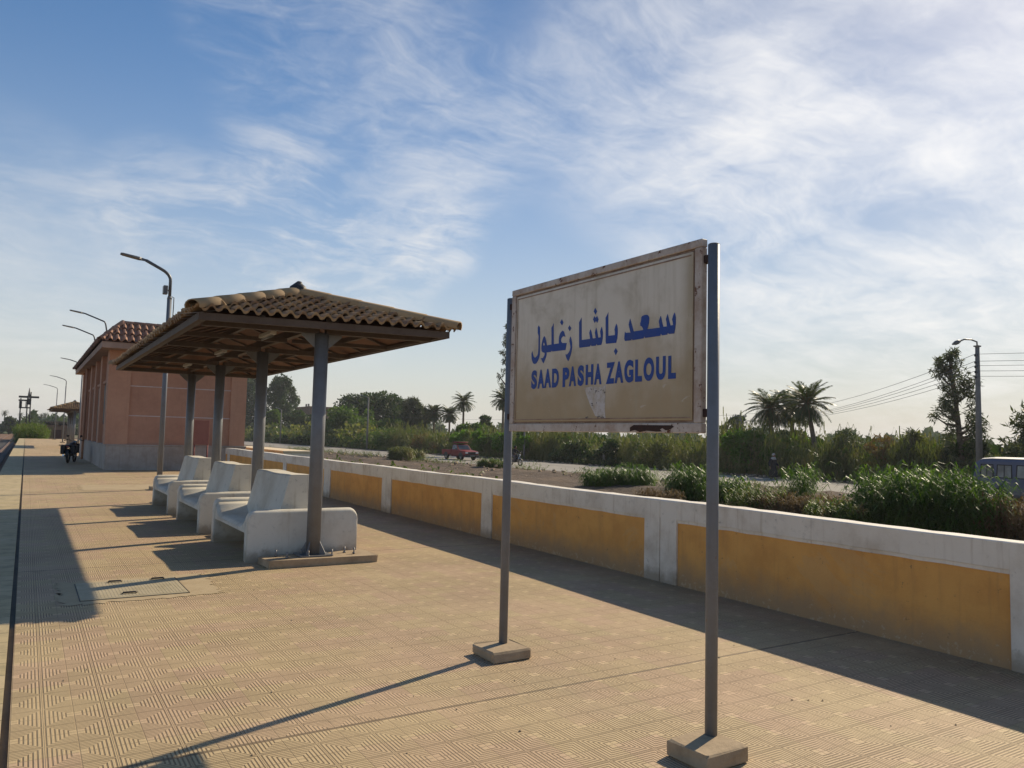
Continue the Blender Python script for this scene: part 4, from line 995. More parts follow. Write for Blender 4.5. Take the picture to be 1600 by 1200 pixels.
lamp_post((3.08, 22.4, 0), 'tall grey platform lamp rising just behind the near shelter with a floodlight on its pole', 5.78, 1.25, .42, flood=True)
q = on_y(121, 690, 67.2)
lamp_post((q.x, 66.3, 0), 'slender lamp post right beside the far shelter at the corner of the salmon building', 6.35, 1.5, .4, r=.06)
q = on_y(98, 684, 91)
lamp_post((q.x, 91, 0), 'lamp post behind the far shelter, second from the platform end', 6.4, 1.5, .4, r=.06)
q = on_y(85, 684, 113)
lamp_post((q.x, 113, 0), 'lamp post standing at the very end of the platform', 6.5, 1.6, .4, r=.06)
for (px, py, yy, lab) in ((163, 503, 39.5, 'upper of two leaning lamps above the eaves of the salmon building'), (145, 524, 45.0, 'lower of two leaning lamps above the eaves of the salmon building')):
    t = on_y(px, py, yy); lamp_post((t.x + .32, yy, 4.9), lab, t.z - 4.9, 1.45, .42, lean=-.18, r=.055, base=False)

# ------------------------------------------------------------------ foliage builders
RS = np.random.RandomState(12)
def unit(n):
    v = RS.normal(size=(n, 3)); return v / np.linalg.norm(v, axis=1, keepdims=True)
def leaf_quads(P, length, width, down=0.0, up=0.0, var=.4):
    """one folded quad per point"""
    n = len(P); a = unit(n); a[:, 2] += up - down; a /= np.linalg.norm(a, axis=1, keepdims=True)
    b = np.cross(a, unit(n)); b /= np.linalg.norm(b, axis=1, keepdims=True) + 1e-9
    l = length * (1 + var * RS.uniform(-1, 1, (n, 1))); w = width * (1 + var * RS.uniform(-1, 1, (n, 1)))
    V = np.stack([P, P + a * l * .45 + b * w * .5, P + a * l, P + a * l * .45 - b * w * .5], 1).reshape(-1, 3)
    F = np.arange(4 * n).reshape(n, 4)
    return V, F
def clumps(centers, radii, n_each, length, width, down=0, up=0, shell=.6):
    Ps = []
    for c, r in zip(centers, radii):
        d = unit(n_each); k = RS.uniform(0, 1, (n_each, 1)) ** (1 / 3) * (1 - shell) + shell * RS.uniform(.75, 1.05, (n_each, 1))
        Ps.append(np.array(c) + d * k * np.array(r))
    return leaf_quads(np.concatenate(Ps), length, width, down, up)
def trunk_mb(h, r, limbs, lean=(0, 0), seed=0):
    rnd = random.Random(seed); b = MB()
    pts = [Vector((lean[0] * t * t + .06 * math.sin(5 * t + seed), lean[1] * t * t, h * t)) for t in [i / 6 for i in range(7)]]
    b.tube(pts, [r * (1.25 if i == 0 else 1 - .75 * i / 6) for i in range(7)], 9)
    for (x, y, z, t0) in limbs:
        s = Vector((lean[0] * t0 * t0, lean[1] * t0 * t0, h * t0)); e = Vector((x, y, z)); m_ = s.lerp(e, .5) + Vector((0, 0, -.12 * (e - s).length))
        b.tube([s, m_, e], [r * .45, r * .28, r * .08], 6)
    return b
def tree(kind, loc, H, R, label, mat='l_dark', trunk_h=.5, n=42, per=150, leaf=(.42, .26), group='trees beyond the road', name=None, squash=1.0, lean=(0, 0), z0=.25):
    root = empty(name or kind, loc, label=label, cat='tree', group=group)
    C_ = []; Rr = []; limbs = []
    if kind == 'broadleaf_tree':
        for i in range(n):
            z = H * (z0 + (1 - z0) * RS.uniform(.05, .92)); t = (z / H - z0) / (1 - z0); w = R * math.sqrt(max(.02, 1 - (2 * t - .85) ** 2 / 1.35)) * RS.uniform(.3, .95); a = RS.uniform(0, 6.28)
            C_.append((w * math.cos(a) + lean[0] * t, w * math.sin(a) * squash + lean[1] * t, z)); s = R * RS.uniform(.16, .32); Rr.append((s, s, s * .75))
            if i < 9: limbs.append((C_[-1][0], C_[-1][1], z, .35 + .4 * t * .9))
        V, F = clumps(C_, Rr, per, leaf[0], leaf[1])
    else:   # casuarina: plumes of hanging needles round a straight leader
        for i in range(n):
            t = (i + RS.uniform(0, 1)) / n; z = H * (z0 + (1 - z0) * t); w = R * (1 - t) ** .42 * RS.uniform(.25, 1.1) + .08 * R; a = RS.uniform(0, 6.28)
            C_.append((w * math.cos(a) + lean[0] * t * t, w * math.sin(a) + lean[1] * t * t, z)); s = R * RS.uniform(.14, .27) * (1.15 - .5 * t); Rr.append((s, s, s * 1.3))
            if i % 2 == 0: limbs.append((C_[-1][0], C_[-1][1], z, min(.95, max(.15, z / H - .06))))
        V, F = clumps(C_, Rr, per, leaf[0], leaf[1], down=.5, up=.1, shell=.4)
    trunk_mb(H * .97, .035 * H ** .8 + .04, limbs, lean, int(H * 10)).build('trunk', M['bark'], root)
    np_mesh('crown', V, F, M[mat], root)
    return root
def palm(loc, H, R, label, fronds=60, lean=(0, 0), group='date palms beyond the road', lf=34, hang=.5, thick=1.5):
    root = empty('date_palm', loc, label=label, cat='palm tree', group=group)
    b = MB(); pts = [Vector((lean[0] * t ** 1.5, lean[1] * t ** 1.5, H * t)) for t in [i / 8 for i in range(9)]]
    b.tube(pts, [.30 if i == 0 else .21 - .008 * i + (.06 if i == 8 else 0) for i in range(9)], 10); b.build('trunk', M['palmbark'], root)
    top = np.array(pts[-1]); VV = []; FF = []; k0 = 0; rb = MB()
    for i in range(fronds):
        az = i * 2.39996 + RS.uniform(-.2, .2); f = i / fronds; el0 = rad(82) - f * rad(120) + RS.uniform(-.12, .12); Lf = R * RS.uniform(.88, 1.12) * (1 if f < .85 else .85)
        ns = 9; P = [top.copy()]; el = el0
        for s in range(ns):
            el -= (.055 + .09 * hang) * (1 + .4 * s / ns) * (1 if el > -1.35 else 0); P.append(P[-1] + Lf / ns * np.array([math.cos(az) * math.cos(el), math.sin(az) * math.cos(el), math.sin(el)]))
        P = np.array(P); side = np.array([-math.sin(az), math.cos(az), 0])
        rb.tube([Vector(p) for p in P[::3]], [.03, .022, .014, .006][:len(P[::3])], 4, cap=False)
        ts = np.linspace(.10, .99, lf)
        for sg in (-1, 1):
            idx = ts * ns; i0 = np.minimum(idx.astype(int), ns - 1); fr = (idx - i0)[:, None]
            base = P[i0] * (1 - fr) + P[i0 + 1] * fr; tan = P[i0 + 1] - P[i0]; tan /= np.linalg.norm(tan, axis=1, keepdims=True)
            nrm = np.cross(tan, side) ; nrm /= np.linalg.norm(nrm, axis=1, keepdims=True) + 1e-9
            ll = (R * .27 * np.sin(PI * np.clip(ts * .93 + .05, 0, 1)) ** .6)[:, None] * RS.uniform(.85, 1.1, (lf, 1))
            dr = tan * .75 + sg * side * .62 - nrm * .0 + np.array([0, 0, -.22]) + RS.normal(0, .07, (lf, 3)); dr /= np.linalg.norm(dr, axis=1, keepdims=True)
            wv = tan * (R * .013 * thick)
            V = np.stack([base - wv, base + dr * ll * .5 - wv * .9, base + dr * ll, base + dr * ll * .5 + wv * .9], 1).reshape(-1, 3)
            VV.append(V); FF.append(np.arange(4 * lf).reshape(lf, 4) + k0); k0 += 4 * lf
    cr = np_mesh('crown', np.concatenate(VV), np.concatenate(FF), M['l_palm'], root)
    rb.build('frond_ribs', M['l_dry'], cr)
    return root
def reeds_geo(pts, hmin, hmax, leaf_l=.5, leaf_w=.035, per=9, stem_w=.02, lean=.15, plume=0.0, zlow=.12):
    """pts (n,3) stem bases; returns arching leaves + stems"""
    n = len(pts); h = hmin + (hmax - hmin) * RS.beta(1.3, 1.5, (n, 1)); ln = RS.normal(0, lean, (n, 2)); VV = []; k = 0
    top = pts + np.concatenate([ln * h, h], 1)
    a = RS.uniform(0, 6.28, n); sx = np.stack([np.cos(a), np.sin(a), np.zeros(n)], 1) * stem_w * .5
    VV.append(np.stack([pts - sx, pts + sx, top + sx * .3, top - sx * .3], 1).reshape(-1, 3))
    for j in range(per):
        t = RS.uniform(zlow, 1.0, (n, 1)); p = pts * (1 - t) + top * t; az = RS.uniform(0, 6.28, n); d = np.stack([np.cos(az), np.sin(az), np.zeros(n)], 1)
        l = leaf_l * RS.uniform(.6, 1.3, (n, 1)); rise = RS.uniform(.1, .75, (n, 1)); s = np.stack([-np.sin(az), np.cos(az), np.zeros(n)], 1) * leaf_w * .5
        up = np.array([0, 0, 1.0]); m_ = p + d * l * .5 + up * l * rise * .6; e = p + d * l + up * l * (rise * .6 - RS.uniform(.25, .7, (n, 1)))
        VV.append(np.stack([p - s * .6, p + s * .6, m_ + s, m_ - s], 1).reshape(-1, 3)); VV.append(np.stack([m_ - s, m_ + s, e + s * .1, e - s * .1], 1).reshape(-1, 3))
    if plume > 0:
        sel = RS.uniform(0, 1, n) < plume; tp = top[sel]; q = len(tp)
        for j in range(10):
            o = RS.normal(0, .05, (q, 3)) * [1, 1, 0]; z = RS.uniform(0, .45, (q, 1)) * [0, 0, 1]; s = RS.normal(0, .03, (q, 3)); p = tp + o + z
            VV.append(np.stack([p - s, p + s, p + s + [0, 0, .14], p - s * .2 + [.03, 0, .16]], 1).reshape(-1, 3))
    V = np.concatenate(VV); return V, np.arange(len(V)).reshape(-1, 4)

# ------------------------------------------------------------------ hedge of reeds beyond the road (one mass nobody could count)
def hedge():
    def hprof(y):  # height of the hedge top along the road
        return 2.85 + .55 * np.sin(y * .19) + .45 * np.sin(y * .47 + 1) + .45 * np.sin(y * 1.13 + 2) + .3 * np.sin(y * 2.7)
    n = 9500; y = RS.uniform(6, 190, n) ** 1.0; x = 46.2 + RS.uniform(0, 1, n) ** 1.3 * 6; P = np.stack([x, y, np.full(n, GZ)], 1)
    k = y < 110; Pn = P[k]
    V, F = reeds_geo(Pn, .7, 1.05, .55, .055, 8, .03, .12, .0)
    # scale stems to the height profile
    idx = np.tile(np.arange(len(Pn)), 1)
    def scale(V, Pn, per_groups):
        m_ = len(Pn); g = len(V) // 4 // m_; q = np.tile(np.arange(m_), g); bi = np.repeat(q, 4); hs = hprof(Pn[:, 1]) * (.70 + .55 * RS.beta(1.2, 2.4, m_)); z = V[:len(bi), 2] - GZ; V[:len(bi), 2] = GZ + z * hs[bi]; return V
    V = scale(V, Pn, 8)
    tag(np_mesh('reed_hedge', V, F, M['l_reed']), kind='stuff', label='tall tangled reeds and scrub lining the far side of the road')
    # bushy filling of small leaves
    m_ = 60000; y = RS.uniform(5, 200, m_); x = 46.8 + RS.uniform(0, 1, m_) * 5; z = GZ + RS.uniform(0, .80, m_) * hprof(y)
    lump = np.array([mnoise.noise(Vector((a * .5, b_ * .5, c * .7))) for a, b_, c in zip(x, y, z)])
    s = lump > -.16; V, F = leaf_quads(np.stack([x, y, z], 1)[s], .38, .20)
    tag(np_mesh('scrub', V, F, M['l_mid']), kind='stuff', label='green scrub growing through the reeds beyond the road')
    # far part of the hedge and a core of dark leaves added for the shade inside it
    y = RS.uniform(105, 330, 12000); x = 46.5 + RS.uniform(0, 8, 12000); z = GZ + RS.uniform(0, 1, 12000) * (3.2 + .8 * np.sin(y * .21) + .5 * np.sin(y * .7))
    V, F = leaf_quads(np.stack([x, y, z], 1), .9, .5); tag(np_mesh('far_scrub', V, F, M['l_reed']), kind='stuff', label='distant scrub lining the road towards the trees')
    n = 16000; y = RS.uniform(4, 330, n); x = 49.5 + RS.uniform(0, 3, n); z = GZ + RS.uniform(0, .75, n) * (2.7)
    V, F = leaf_quads(np.stack([x, y, z], 1), 1.2, .7); tag(np_mesh('hedge_shade_core', V, F, M['l_dark']), kind='stuff', label='dark leaf mass added as the shaded core of the reed hedge')
hedge()
def bush(px0, px1, pytop, pybase, X, label, mat, name='bush', n=14, per=260, leaf=(.30, .16), group='bushes beyond the road', depth=1.2, zb=None):
    """a bush seen between two picture columns, built at distance X"""
    t0 = on_x(px0, pytop, X); t1 = on_x(px1, pytop, X); cy = (t0.y + t1.y) / 2; hy = abs(t0.y - t1.y) / 2; zt = (t0.z + t1.z) / 2; zb = GZ if zb is None else zb
    root = empty(name, (X, cy, zb), label=label, cat='bush', group=group); H = zt - zb; C_ = []; R_ = []
    for i in range(n):
        s = RS.uniform(-1, 1); t = RS.uniform(.1, .9); s *= math.sqrt(max(.1, 1 - t * t * .7)); r = max(.25, min(hy, H) * RS.uniform(.24, .42)); C_.append((RS.uniform(-depth, depth) * .6, s * (hy - r * .6), max(.15, H * t - r * .35))); R_.append((r, r, r * .8))
    V, F = clumps(C_, R_, per, leaf[0], leaf[1])
    np_mesh('foliage', V, F, M[mat], root)
    b = MB()
    for i in range(5): b.tube([(0, RS.uniform(-.4, .4) * hy, -.05), (RS.uniform(-.3, .3), RS.uniform(-.7, .7) * hy, H * .75)], [.035, .012], 5)
    b.build('stems', M['bark'], root)
    return root
bush(700, 800, 671, 690, 46.6, 'bright green vine draped along the hedge top right above the red pickup', 'l_bright', 'vine', 26, 300, (.26, .2), zb=.5)
bush(805, 835, 673, 690, 46.4, 'bright green vine patch just under the left end of the name board', 'l_bright', 'vine', 10, 260, (.26, .2), zb=.6)
bush(1128, 1215, 674, 700, 47, 'yellow green bush left of the three palms', 'l_bright', 'bush', 16, 300, (.3, .18), zb=.2)
bush(560, 640, 668, 690, 46.8, 'olive bush standing by the tall road lamp', 'l_mid', 'bush', 14, 280)
bush(1290, 1330, 676, 700, 50, 'loose olive bush right of the three palms', 'l_reed', 'bush', 10, 260, (.35, .12))
bush(1395, 1465, 668, 700, 49, 'tall olive thicket left of the casuarina by the lamp pole', 'l_reed', 'bush', 18, 320, (.4, .12))
bush(1470, 1560, 690, 720, 48.5, 'dark thicket around the foot of the casuarina', 'l_dark', 'bush', 18, 320, (.35, .2))
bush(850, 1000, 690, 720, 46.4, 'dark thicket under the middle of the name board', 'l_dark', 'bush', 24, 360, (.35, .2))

bush(1296, 1350, 664, 700, 48.2, 'twiggy grey shrub with bare tips right of the three palms', 'l_grey', 'bush', 22, 90, (.34, .05), depth=.8)
bush(1402, 1440, 660, 700, 47.4, 'thin grey shrub rising above the reeds left of the casuarina', 'l_grey', 'bush', 20, 90, (.34, .05), depth=.8)
bush(1355, 1398, 676, 700, 47.2, 'dry brown shrub between the two grey shrubs', 'l_dry', 'bush', 16, 90, (.3, .06), depth=.8)
bush(1000, 1060, 690, 720, 46.3, 'olive shrub under the right half of the name board', 'l_reed', 'bush', 14, 200, (.34, .10))
bush(640, 690, 676, 695, 46.6, 'brownish dry shrub between the roadside reeds and the pickup', 'l_dry', 'bush', 16, 130, (.34, .10))
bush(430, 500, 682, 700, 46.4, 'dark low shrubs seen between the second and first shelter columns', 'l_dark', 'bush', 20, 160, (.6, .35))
# ------------------------------------------------------------------ trees placed from the photograph
def at(px, py, X): p = on_x(px, py, X); return (X, p.y, GZ), p.z - GZ, ((p - CAM).dot(CF)) / FOC     # base, height, metres per picture pixel
def T_(kind, px, py, X, wpx, label, **k):
    loc, H, mpp = at(px, py, X); return tree(kind, loc, H, wpx / 2 * mpp, label, **k)
T_('casuarina_tree', 392, 588, 60, 60, 'tall dark casuarina right behind the salmon building', mat='l_dark', n=130, per=150, leaf=(.8, .3), z0=.05)
T_('casuarina_tree', 441, 592, 60, 70, 'tall dark tree with thin pointed top seen between two shelter columns', mat='l_dark', n=120, per=140, leaf=(.7, .28), z0=.05)
T_('broadleaf_tree', 428, 640, 52, 30, 'yellow green tree in front of the pointed dark tree', mat='l_mid', n=26, per=150, leaf=(.7, .4))
T_('broadleaf_tree', 476, 641, 56, 66, 'low dark tree in front of the brown flat-topped building', mat='l_dark', n=34, per=170, leaf=(.7, .4), z0=.1)
T_('broadleaf_tree', 588, 619, 62, 128, 'big dark round-topped tree behind the tall road lamp', mat='l_dark', n=120, per=230, leaf=(.62, .38), z0=.08)
T_('broadleaf_tree', 548, 638, 52, 92, 'green spreading tree left of the tall road lamp', mat='l_mid', n=62, per=220, leaf=(.5, .3), z0=.08)
T_('broadleaf_tree', 606, 655, 53, 60, 'smaller green tree right of the tall road lamp', mat='l_mid', n=34, per=200, leaf=(.5, .3), z0=.05)
T_('casuarina_tree', 646, 625, 58, 54, 'greyish feathery tree left of the dense palms', mat='l_grey', n=62, per=200, leaf=(.7, .13), z0=.05)
T_('broadleaf_tree', 760, 648, 66, 26, 'small dark tree between the tall palm and the name board', mat='l_dark', n=26, per=120, leaf=(.5, .3), z0=.1)
T_('broadleaf_tree', 735, 664, 56, 70, 'low green tree around the feet of the palms', mat='l_mid', n=30, per=170, leaf=(.5, .3), z0=.05)
T_('casuarina_tree', 800, 500, 50, 38, 'very tall slender tree almost hidden behind the left sign post', mat='l_grey', n=60, per=50, leaf=(.45, .10), z0=.45)
T_('casuarina_tree', 1499, 548, 47.5, 86, 'airy casuarina with leaning top beside the concrete lamp pole', mat='l_grey', n=76, per=80, leaf=(.32, .06), z0=.12, lean=(0, .6))
T_('broadleaf_tree', 1618, 632, 44.8, 100, 'wispy tree cut by the right edge of the picture', mat='l_grey', n=70, per=60, leaf=(.4, .09), z0=.1)
T_('broadleaf_tree', 1146, 650, 75, 40, 'small bare-looking tree beside the thin far power pole', mat='l_far', n=24, per=110, leaf=(.5, .25), z0=.15)
T_('broadleaf_tree', 1240, 672, 60, 60, 'dark low tree behind the trunks of the three palms', mat='l_dark', n=26, per=150, leaf=(.5, .3), z0=.05)
def P_(px, py, X, wpx, label, **k):
    loc, H, mpp = at(px, py, X); R = wpx / 2 * mpp; return palm(loc, H - R * .62, R * 1.12, label, **k)
P_(1206, 614, 50, 78, 'leftmost of the three date palms, with drooping crown', lean=(.2, .3))
P_(1241, 612, 53, 74, 'middle palm of the three, partly behind its right neighbour', lean=(.2, .5))
P_(1277, 606, 49.5, 80, 'rightmost of the three date palms, with the widest crown', lean=(0, .9), hang=.35)
P_(725, 616, 60, 38, 'tall single date palm above the red pickup', thick=2.2, fronds=44)
P_(679, 634, 62, 34, 'left palm of the dense pair left of the tall single palm', thick=2.4)
P_(703, 637, 64, 34, 'right palm of the dense pair left of the tall single palm', thick=2.4)
P_(787, 612, 58, 40, 'date palm half hidden by the left sign post', thick=2.2)
P_(667, 640, 66, 30, 'dark palm leaning against the greyish feathery tree', thick=2.4)
for (px, py, w, yy, lab) in ((8, 640, 11, 320, 'far palm at the left edge of the picture'), (47, 645, 11, 330, 'far palm just right of the line pole'), (33, 643, 9, 330, 'far palm seen through the line pole'), (55, 647, 10, 335, 'far palm left of the pair by the far shelter'), (65, 645, 10, 320, 'left far palm of the pair by the far shelter'), (71, 644, 11, 322, 'right far palm of the pair by the far shelter')):
    p = on_y(px, py, yy); mpp = (p - CAM).dot(CF) / FOC
    palm((p.x, yy, GZ), p.z - GZ - 1.2, w / 2 * mpp * 1.25, lab, fronds=26, lf=12, thick=4, group='far palms beyond the platform end')
p = on_y(15, 652, 250)
tree('broadleaf_tree', (p.x, 250, GZ), p.z - GZ, 1.6, 'round far tree left of the line pole', mat='l_far', n=20, per=80, leaf=(.7, .5), group='far trees beyond the platform end', z0=.15)

# distant woods: read as one mass
def woods():
    P = []
    for (r0, r1, a0, a1, h, n) in ((260, 420, -4, 62, 6.0, 42000), (200, 260, 40, 66, 4.6, 9000), (330, 480, -14, 4, 4.5, 12000)):
        a = np.radians(RS.uniform(a0, a1, n)); r = RS.uniform(r0, r1, n); hh = h * (.55 + .25 * np.sin(a * 60) + .2 * np.sin(a * 137 + 1) + .2 * np.sin(a * 311) + .25 * np.abs(np.sin(a * 23)))
        P.append(np.stack([r * np.sin(a), r * np.cos(a), GZ + RS.uniform(0, 1, n) * hh], 1))
    V, F = leaf_quads(np.concatenate(P), 2.4, 1.5); tag(np_mesh('distant_woods', V, F, M['l_far']), kind='stuff', label='distant line of trees along the horizon')
woods()
# dry field growth on the far side of the track, green growth at the platform end
def fields():
    n = 5000; x = RS.uniform(-16, -5.2, n); y = 20 + RS.uniform(0, 1, n) ** .8 * 150; V, F = reeds_geo(np.stack([x, y, np.full(n, GZ)], 1), .5, 1.2, .4, .05, 5, .03, .2)
    tag(np_mesh('dry_grass', V, F, M['l_dry']), kind='stuff', label='dry reddish brown growth left of the railway track')
    n = 1900; x = RS.uniform(-.9, 2.3, n); y = RS.uniform(121, 150, n); V, F = reeds_geo(np.stack([x, y, np.full(n, GZ)], 1), 0.7, 2.9, .7, .09, 7, .04, .2)
    tag(np_mesh('green_growth', V, F, M['l_weed']), kind='stuff', label='green reeds growing behind the platform end')
    n = 2600; x = RS.uniform(7.5, 12, n); y = RS.uniform(20, 40, n); V, F = reeds_geo(np.stack([x, y, np.full(n, GZ)], 1), .4, 1.35, .3, .08, 6, .02, .25)
    s = slice(None); tag(np_mesh('leafy_weeds', V, F, M['l_weed']), kind='stuff', label='low leafy weeds just behind the far part of the wall')
fields()
# ------------------------------------------------------------------ reed and weed clumps on the near bank
def clump(px, py, rx, ry, n, h0, h1, label, mat='l_reed2', leaf=(.42, .035), per=11, name='reed_clump', cat='reeds', z=-.62, lean=.16, group='reed clumps between the wall and the road'):
    c = on_z(px, py, z); a = RS.uniform(0, 6.28, n); r = np.sqrt(RS.uniform(0, 1, n))
    P = np.stack([r * np.cos(a) * rx, r * np.sin(a) * ry, np.full(n, -.08)], 1)
    hs = 1.0 - .35 * r ** 2
    root = empty(name, (c.x, c.y, z), label=label, cat=cat, group=group)
    V, F = reeds_geo(P, h0, h1, leaf[0], leaf[1], per, .014, lean); V[:, 2] *= 1.0
    np_mesh('foliage', V, F, M[mat], root)
    return root
clump(942, 762, .8, .9, 170, .3, 1.1, 'small fresh reed clump leftmost under the name board')
clump(990, 764, .9, .8, 190, .3, 1.3, 'bright reed clump under the middle of the board')
clump(1078, 778, .95, .9, 240, .4, 1.5, 'bushy reed clump under the right end of the board')
clump(1136, 786, .7, .8, 150, .5, 1.05, 'reed clump just right of the right sign post')
clump(1247, 784, .35, .45, 44, .9, 1.55, 'thin tall reed tuft with arching leaves in front of the bank', lean=.25)
clump(1264, 781, .4, .4, 34, .9, 1.6, 'sparse tall reed tuft left of the big reed clump', lean=.25)
clump(1400, 816, 1.1, 1.2, 380, .6, 1.75, 'left lobe of the big dark green reed thicket')
clump(1462, 824, 1.3, 1.2, 460, .7, 1.9, 'middle of the big dark green reed thicket')
clump(1516, 832, .8, .9, 220, .5, 1.6, 'right lobe of the big reed thicket before the van')
clump(1330, 814, 1.3, 1.1, 300, .3, .75, 'low bright weeds left of the big reed thicket', mat='l_weed', leaf=(.25, .035))
clump(1180, 795, .9, .9, 150, .3, .9, 'low olive weeds between the right sign post and the thin reeds', mat='l_weed', leaf=(.25, .03))
clump(1215, 797, 1.0, .8, 200, .25, .75, 'dry reddish weeds under the thin tall reeds', mat='l_dry', leaf=(.22, .025))
clump(1290, 800, 1.2, .8, 240, .25, .7, 'dry brown weeds left of the low bright weeds', mat='l_dry', leaf=(.22, .025))
clump(1585, 838, .9, .8, 220, .5, 1.2, 'dry orange weeds right of the big reed thicket', mat='l_dry', leaf=(.25, .03))
clump(1030, 782, .9, .8, 170, .2, .55, 'short dry weeds between the two reed clumps', mat='l_dry', leaf=(.2, .025))
clump(625, 718, 1.0, 1.3, 200, .6, 1.3, 'dusty reed clump by the road in front of the green tree', mat='l_reed', leaf=(.5, .06))
clump(648, 716, .9, 1.0, 140, .3, .9, 'low dusty reeds right of the roadside reed clump', mat='l_reed', leaf=(.5, .06))
clump(770, 730, 1.2, 1.2, 200, .3, .8, 'low green weeds in front of the pickup', mat='l_weed', leaf=(.3, .05))
# verge weeds as a mass
def verge():
    n = 5200; y = RS.uniform(8, 110, n); x = RS.choice([0, 1], n) * 16.2 + RS.uniform(28.0, 31.5, n) * 1.0
    s = np.array([mnoise.noise(Vector((a * .35, b_ * .2, 3))) for a, b_ in zip(x, y)]) > .05; P = np.stack([x, y, np.full(n, GZ + .1)], 1)[s]
    V, F = reeds_geo(P, .15, .65, .22, .03, 5, .012, .3); tag(np_mesh('verge_weeds', V, F, M['l_weed']), kind='stuff', label='small weeds scattered along both road verges')
verge()

# ------------------------------------------------------------------ poles and wires by the road
def road_pole():
    X = 45.2; t = on_x(1527, 541, X); H = t.z - GZ
    root = empty('utility_pole', (X, t.y, GZ), label='grey concrete pole with lamp arm and wires right of the casuarina', cat='utility pole')
    b = MB(); b.tube([(0, 0, -.1), (0, 0, H)], [.19, .11], 14); b.build('pole', M['cpole'], root)
    b = MB(); b.box((-.16, -.14, H - .04), (.16, .14, H + .04), .01); b.build('top_cap', M['cpole'], root)
    # arm reaches over the road (towards -x) and up the road
    q = on_x(1500, 533, X - .9) - Vector((X, t.y, GZ)); a = Vector((0, 0, H - .1))
    P = [a, a + Vector((0, .02, .35)), a.lerp(q, .35) + Vector((0, 0, .34)), a.lerp(q, .75) + Vector((0, 0, .2)), q]
    b = MB(); b.tube(P, .045, 8); b.build('arm', M['lamp'], root)
    d = (P[-1] - P[-2]).normalized(); b = MB(); e = q + d * .5; b.tube([q - d * .05, q + d * .12, q + d * .3, e], [.05, .12, .12, .04], 10); b.build('lamp_head', M['lamp'], root)
    for k, z in enumerate((H - .55, H - .95, H - 1.2, H - 1.5, H - 1.8)):
        b = MB(); b.tube([(-.12, 0, z), (-.26, 0, z)], .015, 6); b.tube([(-.26, 0, z - .05), (-.26, 0, z + .03), (-.26, 0, z + .08)], [.04, .055, .03], 8); b.build('insulator', M['bplastic'], root)
    return root, t.y, H
rp, UY, UH = road_pole()
def pole_simple(px, py, X, label, r=.13, cross=True, arm=None, name='utility_pole', m='cpole'):
    t = on_x(px, py, X); H = t.z - GZ
    root = empty(name, (X, t.y, GZ), label=label, cat='pole', group='far poles beyond the road')
    b = MB(); b.tube([(0, 0, -.1), (0, 0, H)], [r, r * .6], 10); b.build('pole', M[m], root)
    if cross:
        for z in (H - .4, H - 1.1):
            b = MB(); b.box((-.05, -.8, z), (.05, .8, z + .1)); b.build('crossarm', M['lamp'], root)
            for s in (-.7, 0, .7):
                b = MB(); b.tube([(0, s, z + .1), (0, s, z + .3)], [.05, .03], 6); b.build('insulator', M['lamp'], root)
    if arm:
        q = on_x(*arm, X) - Vector((X, t.y, GZ)); b = MB(); b.tube([(0, 0, H - .05), Vector((0, 0, H)).lerp(q, .5) + Vector((0, 0, .03)), q], .05, 6); b.build('arm', M['lamp'], root)
        b = MB(); e = q + (q - Vector((0, 0, H))).normalized() * .55; b.tube([q, q.lerp(e, .3), e], [.06, .12, .05], 8); b.build('lamp_head', M['lamp'], root)
    return root, t.y, H
pB, BYp, BH = pole_simple(1157, 645, 62, 'dark pole with crossarms left of the three palms')
pole_simple(1318, 674, 110, 'thin far pole with crossarms between the palms and the casuarina', r=.16)
pole_simple(576, 621, 45.4, 'tall pale road lamp in front of the big dark tree', r=.17, cross=False, arm=(566, 618), name='road_lamp')
pole_simple(440, 640, 45.4, 'pale road lamp pole in front of the pointed dark tree', r=.15, cross=False, arm=(432, 637), name='road_lamp')
pole_simple(944, 690, 45.6, 'grey pole foot seen under the name board', r=.12, cross=False)
pole_simple(820, 660, 45.6, 'grey pole behind the motorcycle rider on the road', r=.12, cross=False)
def wire(p, q, sag, r=.014):
    p = Vector(p); q = Vector(q); b = MB()
    b.tube([p.lerp(q, t) - Vector((0, 0, sag * 4 * t * (1 - t))) for t in [i / 14 for i in range(15)]], r, 4, cap=False)
    o = b.build('overhead_wire', M['wire']); return o
names = ['topmost', 'second', 'third', 'fourth', 'lowest']
for k, z in enumerate((UH - .55, UH - .95, UH - 1.2, UH - 1.5, UH - 1.8)):
    tag(wire((44.94, UY, GZ + z + .08), (62, BYp + (k - 2) * .35, GZ + BH - .1 - (k > 0) * .7), .9), names[k] + ' of the thin wires strung left from the concrete lamp pole', 'wire', 'overhead wires')
    tag(wire((44.94, UY, GZ + z + .08), (45, UY - 42, GZ + z + .4), .7), names[k] + ' of the thin wires strung right from the concrete lamp pole', 'wire', 'overhead wires')
tag(wire((62, BYp, GZ + BH - .2), (45.4, 150, GZ + 7), 1.2), 'faint far wire running left from the dark pole with crossarms', 'wire', 'overhead wires')

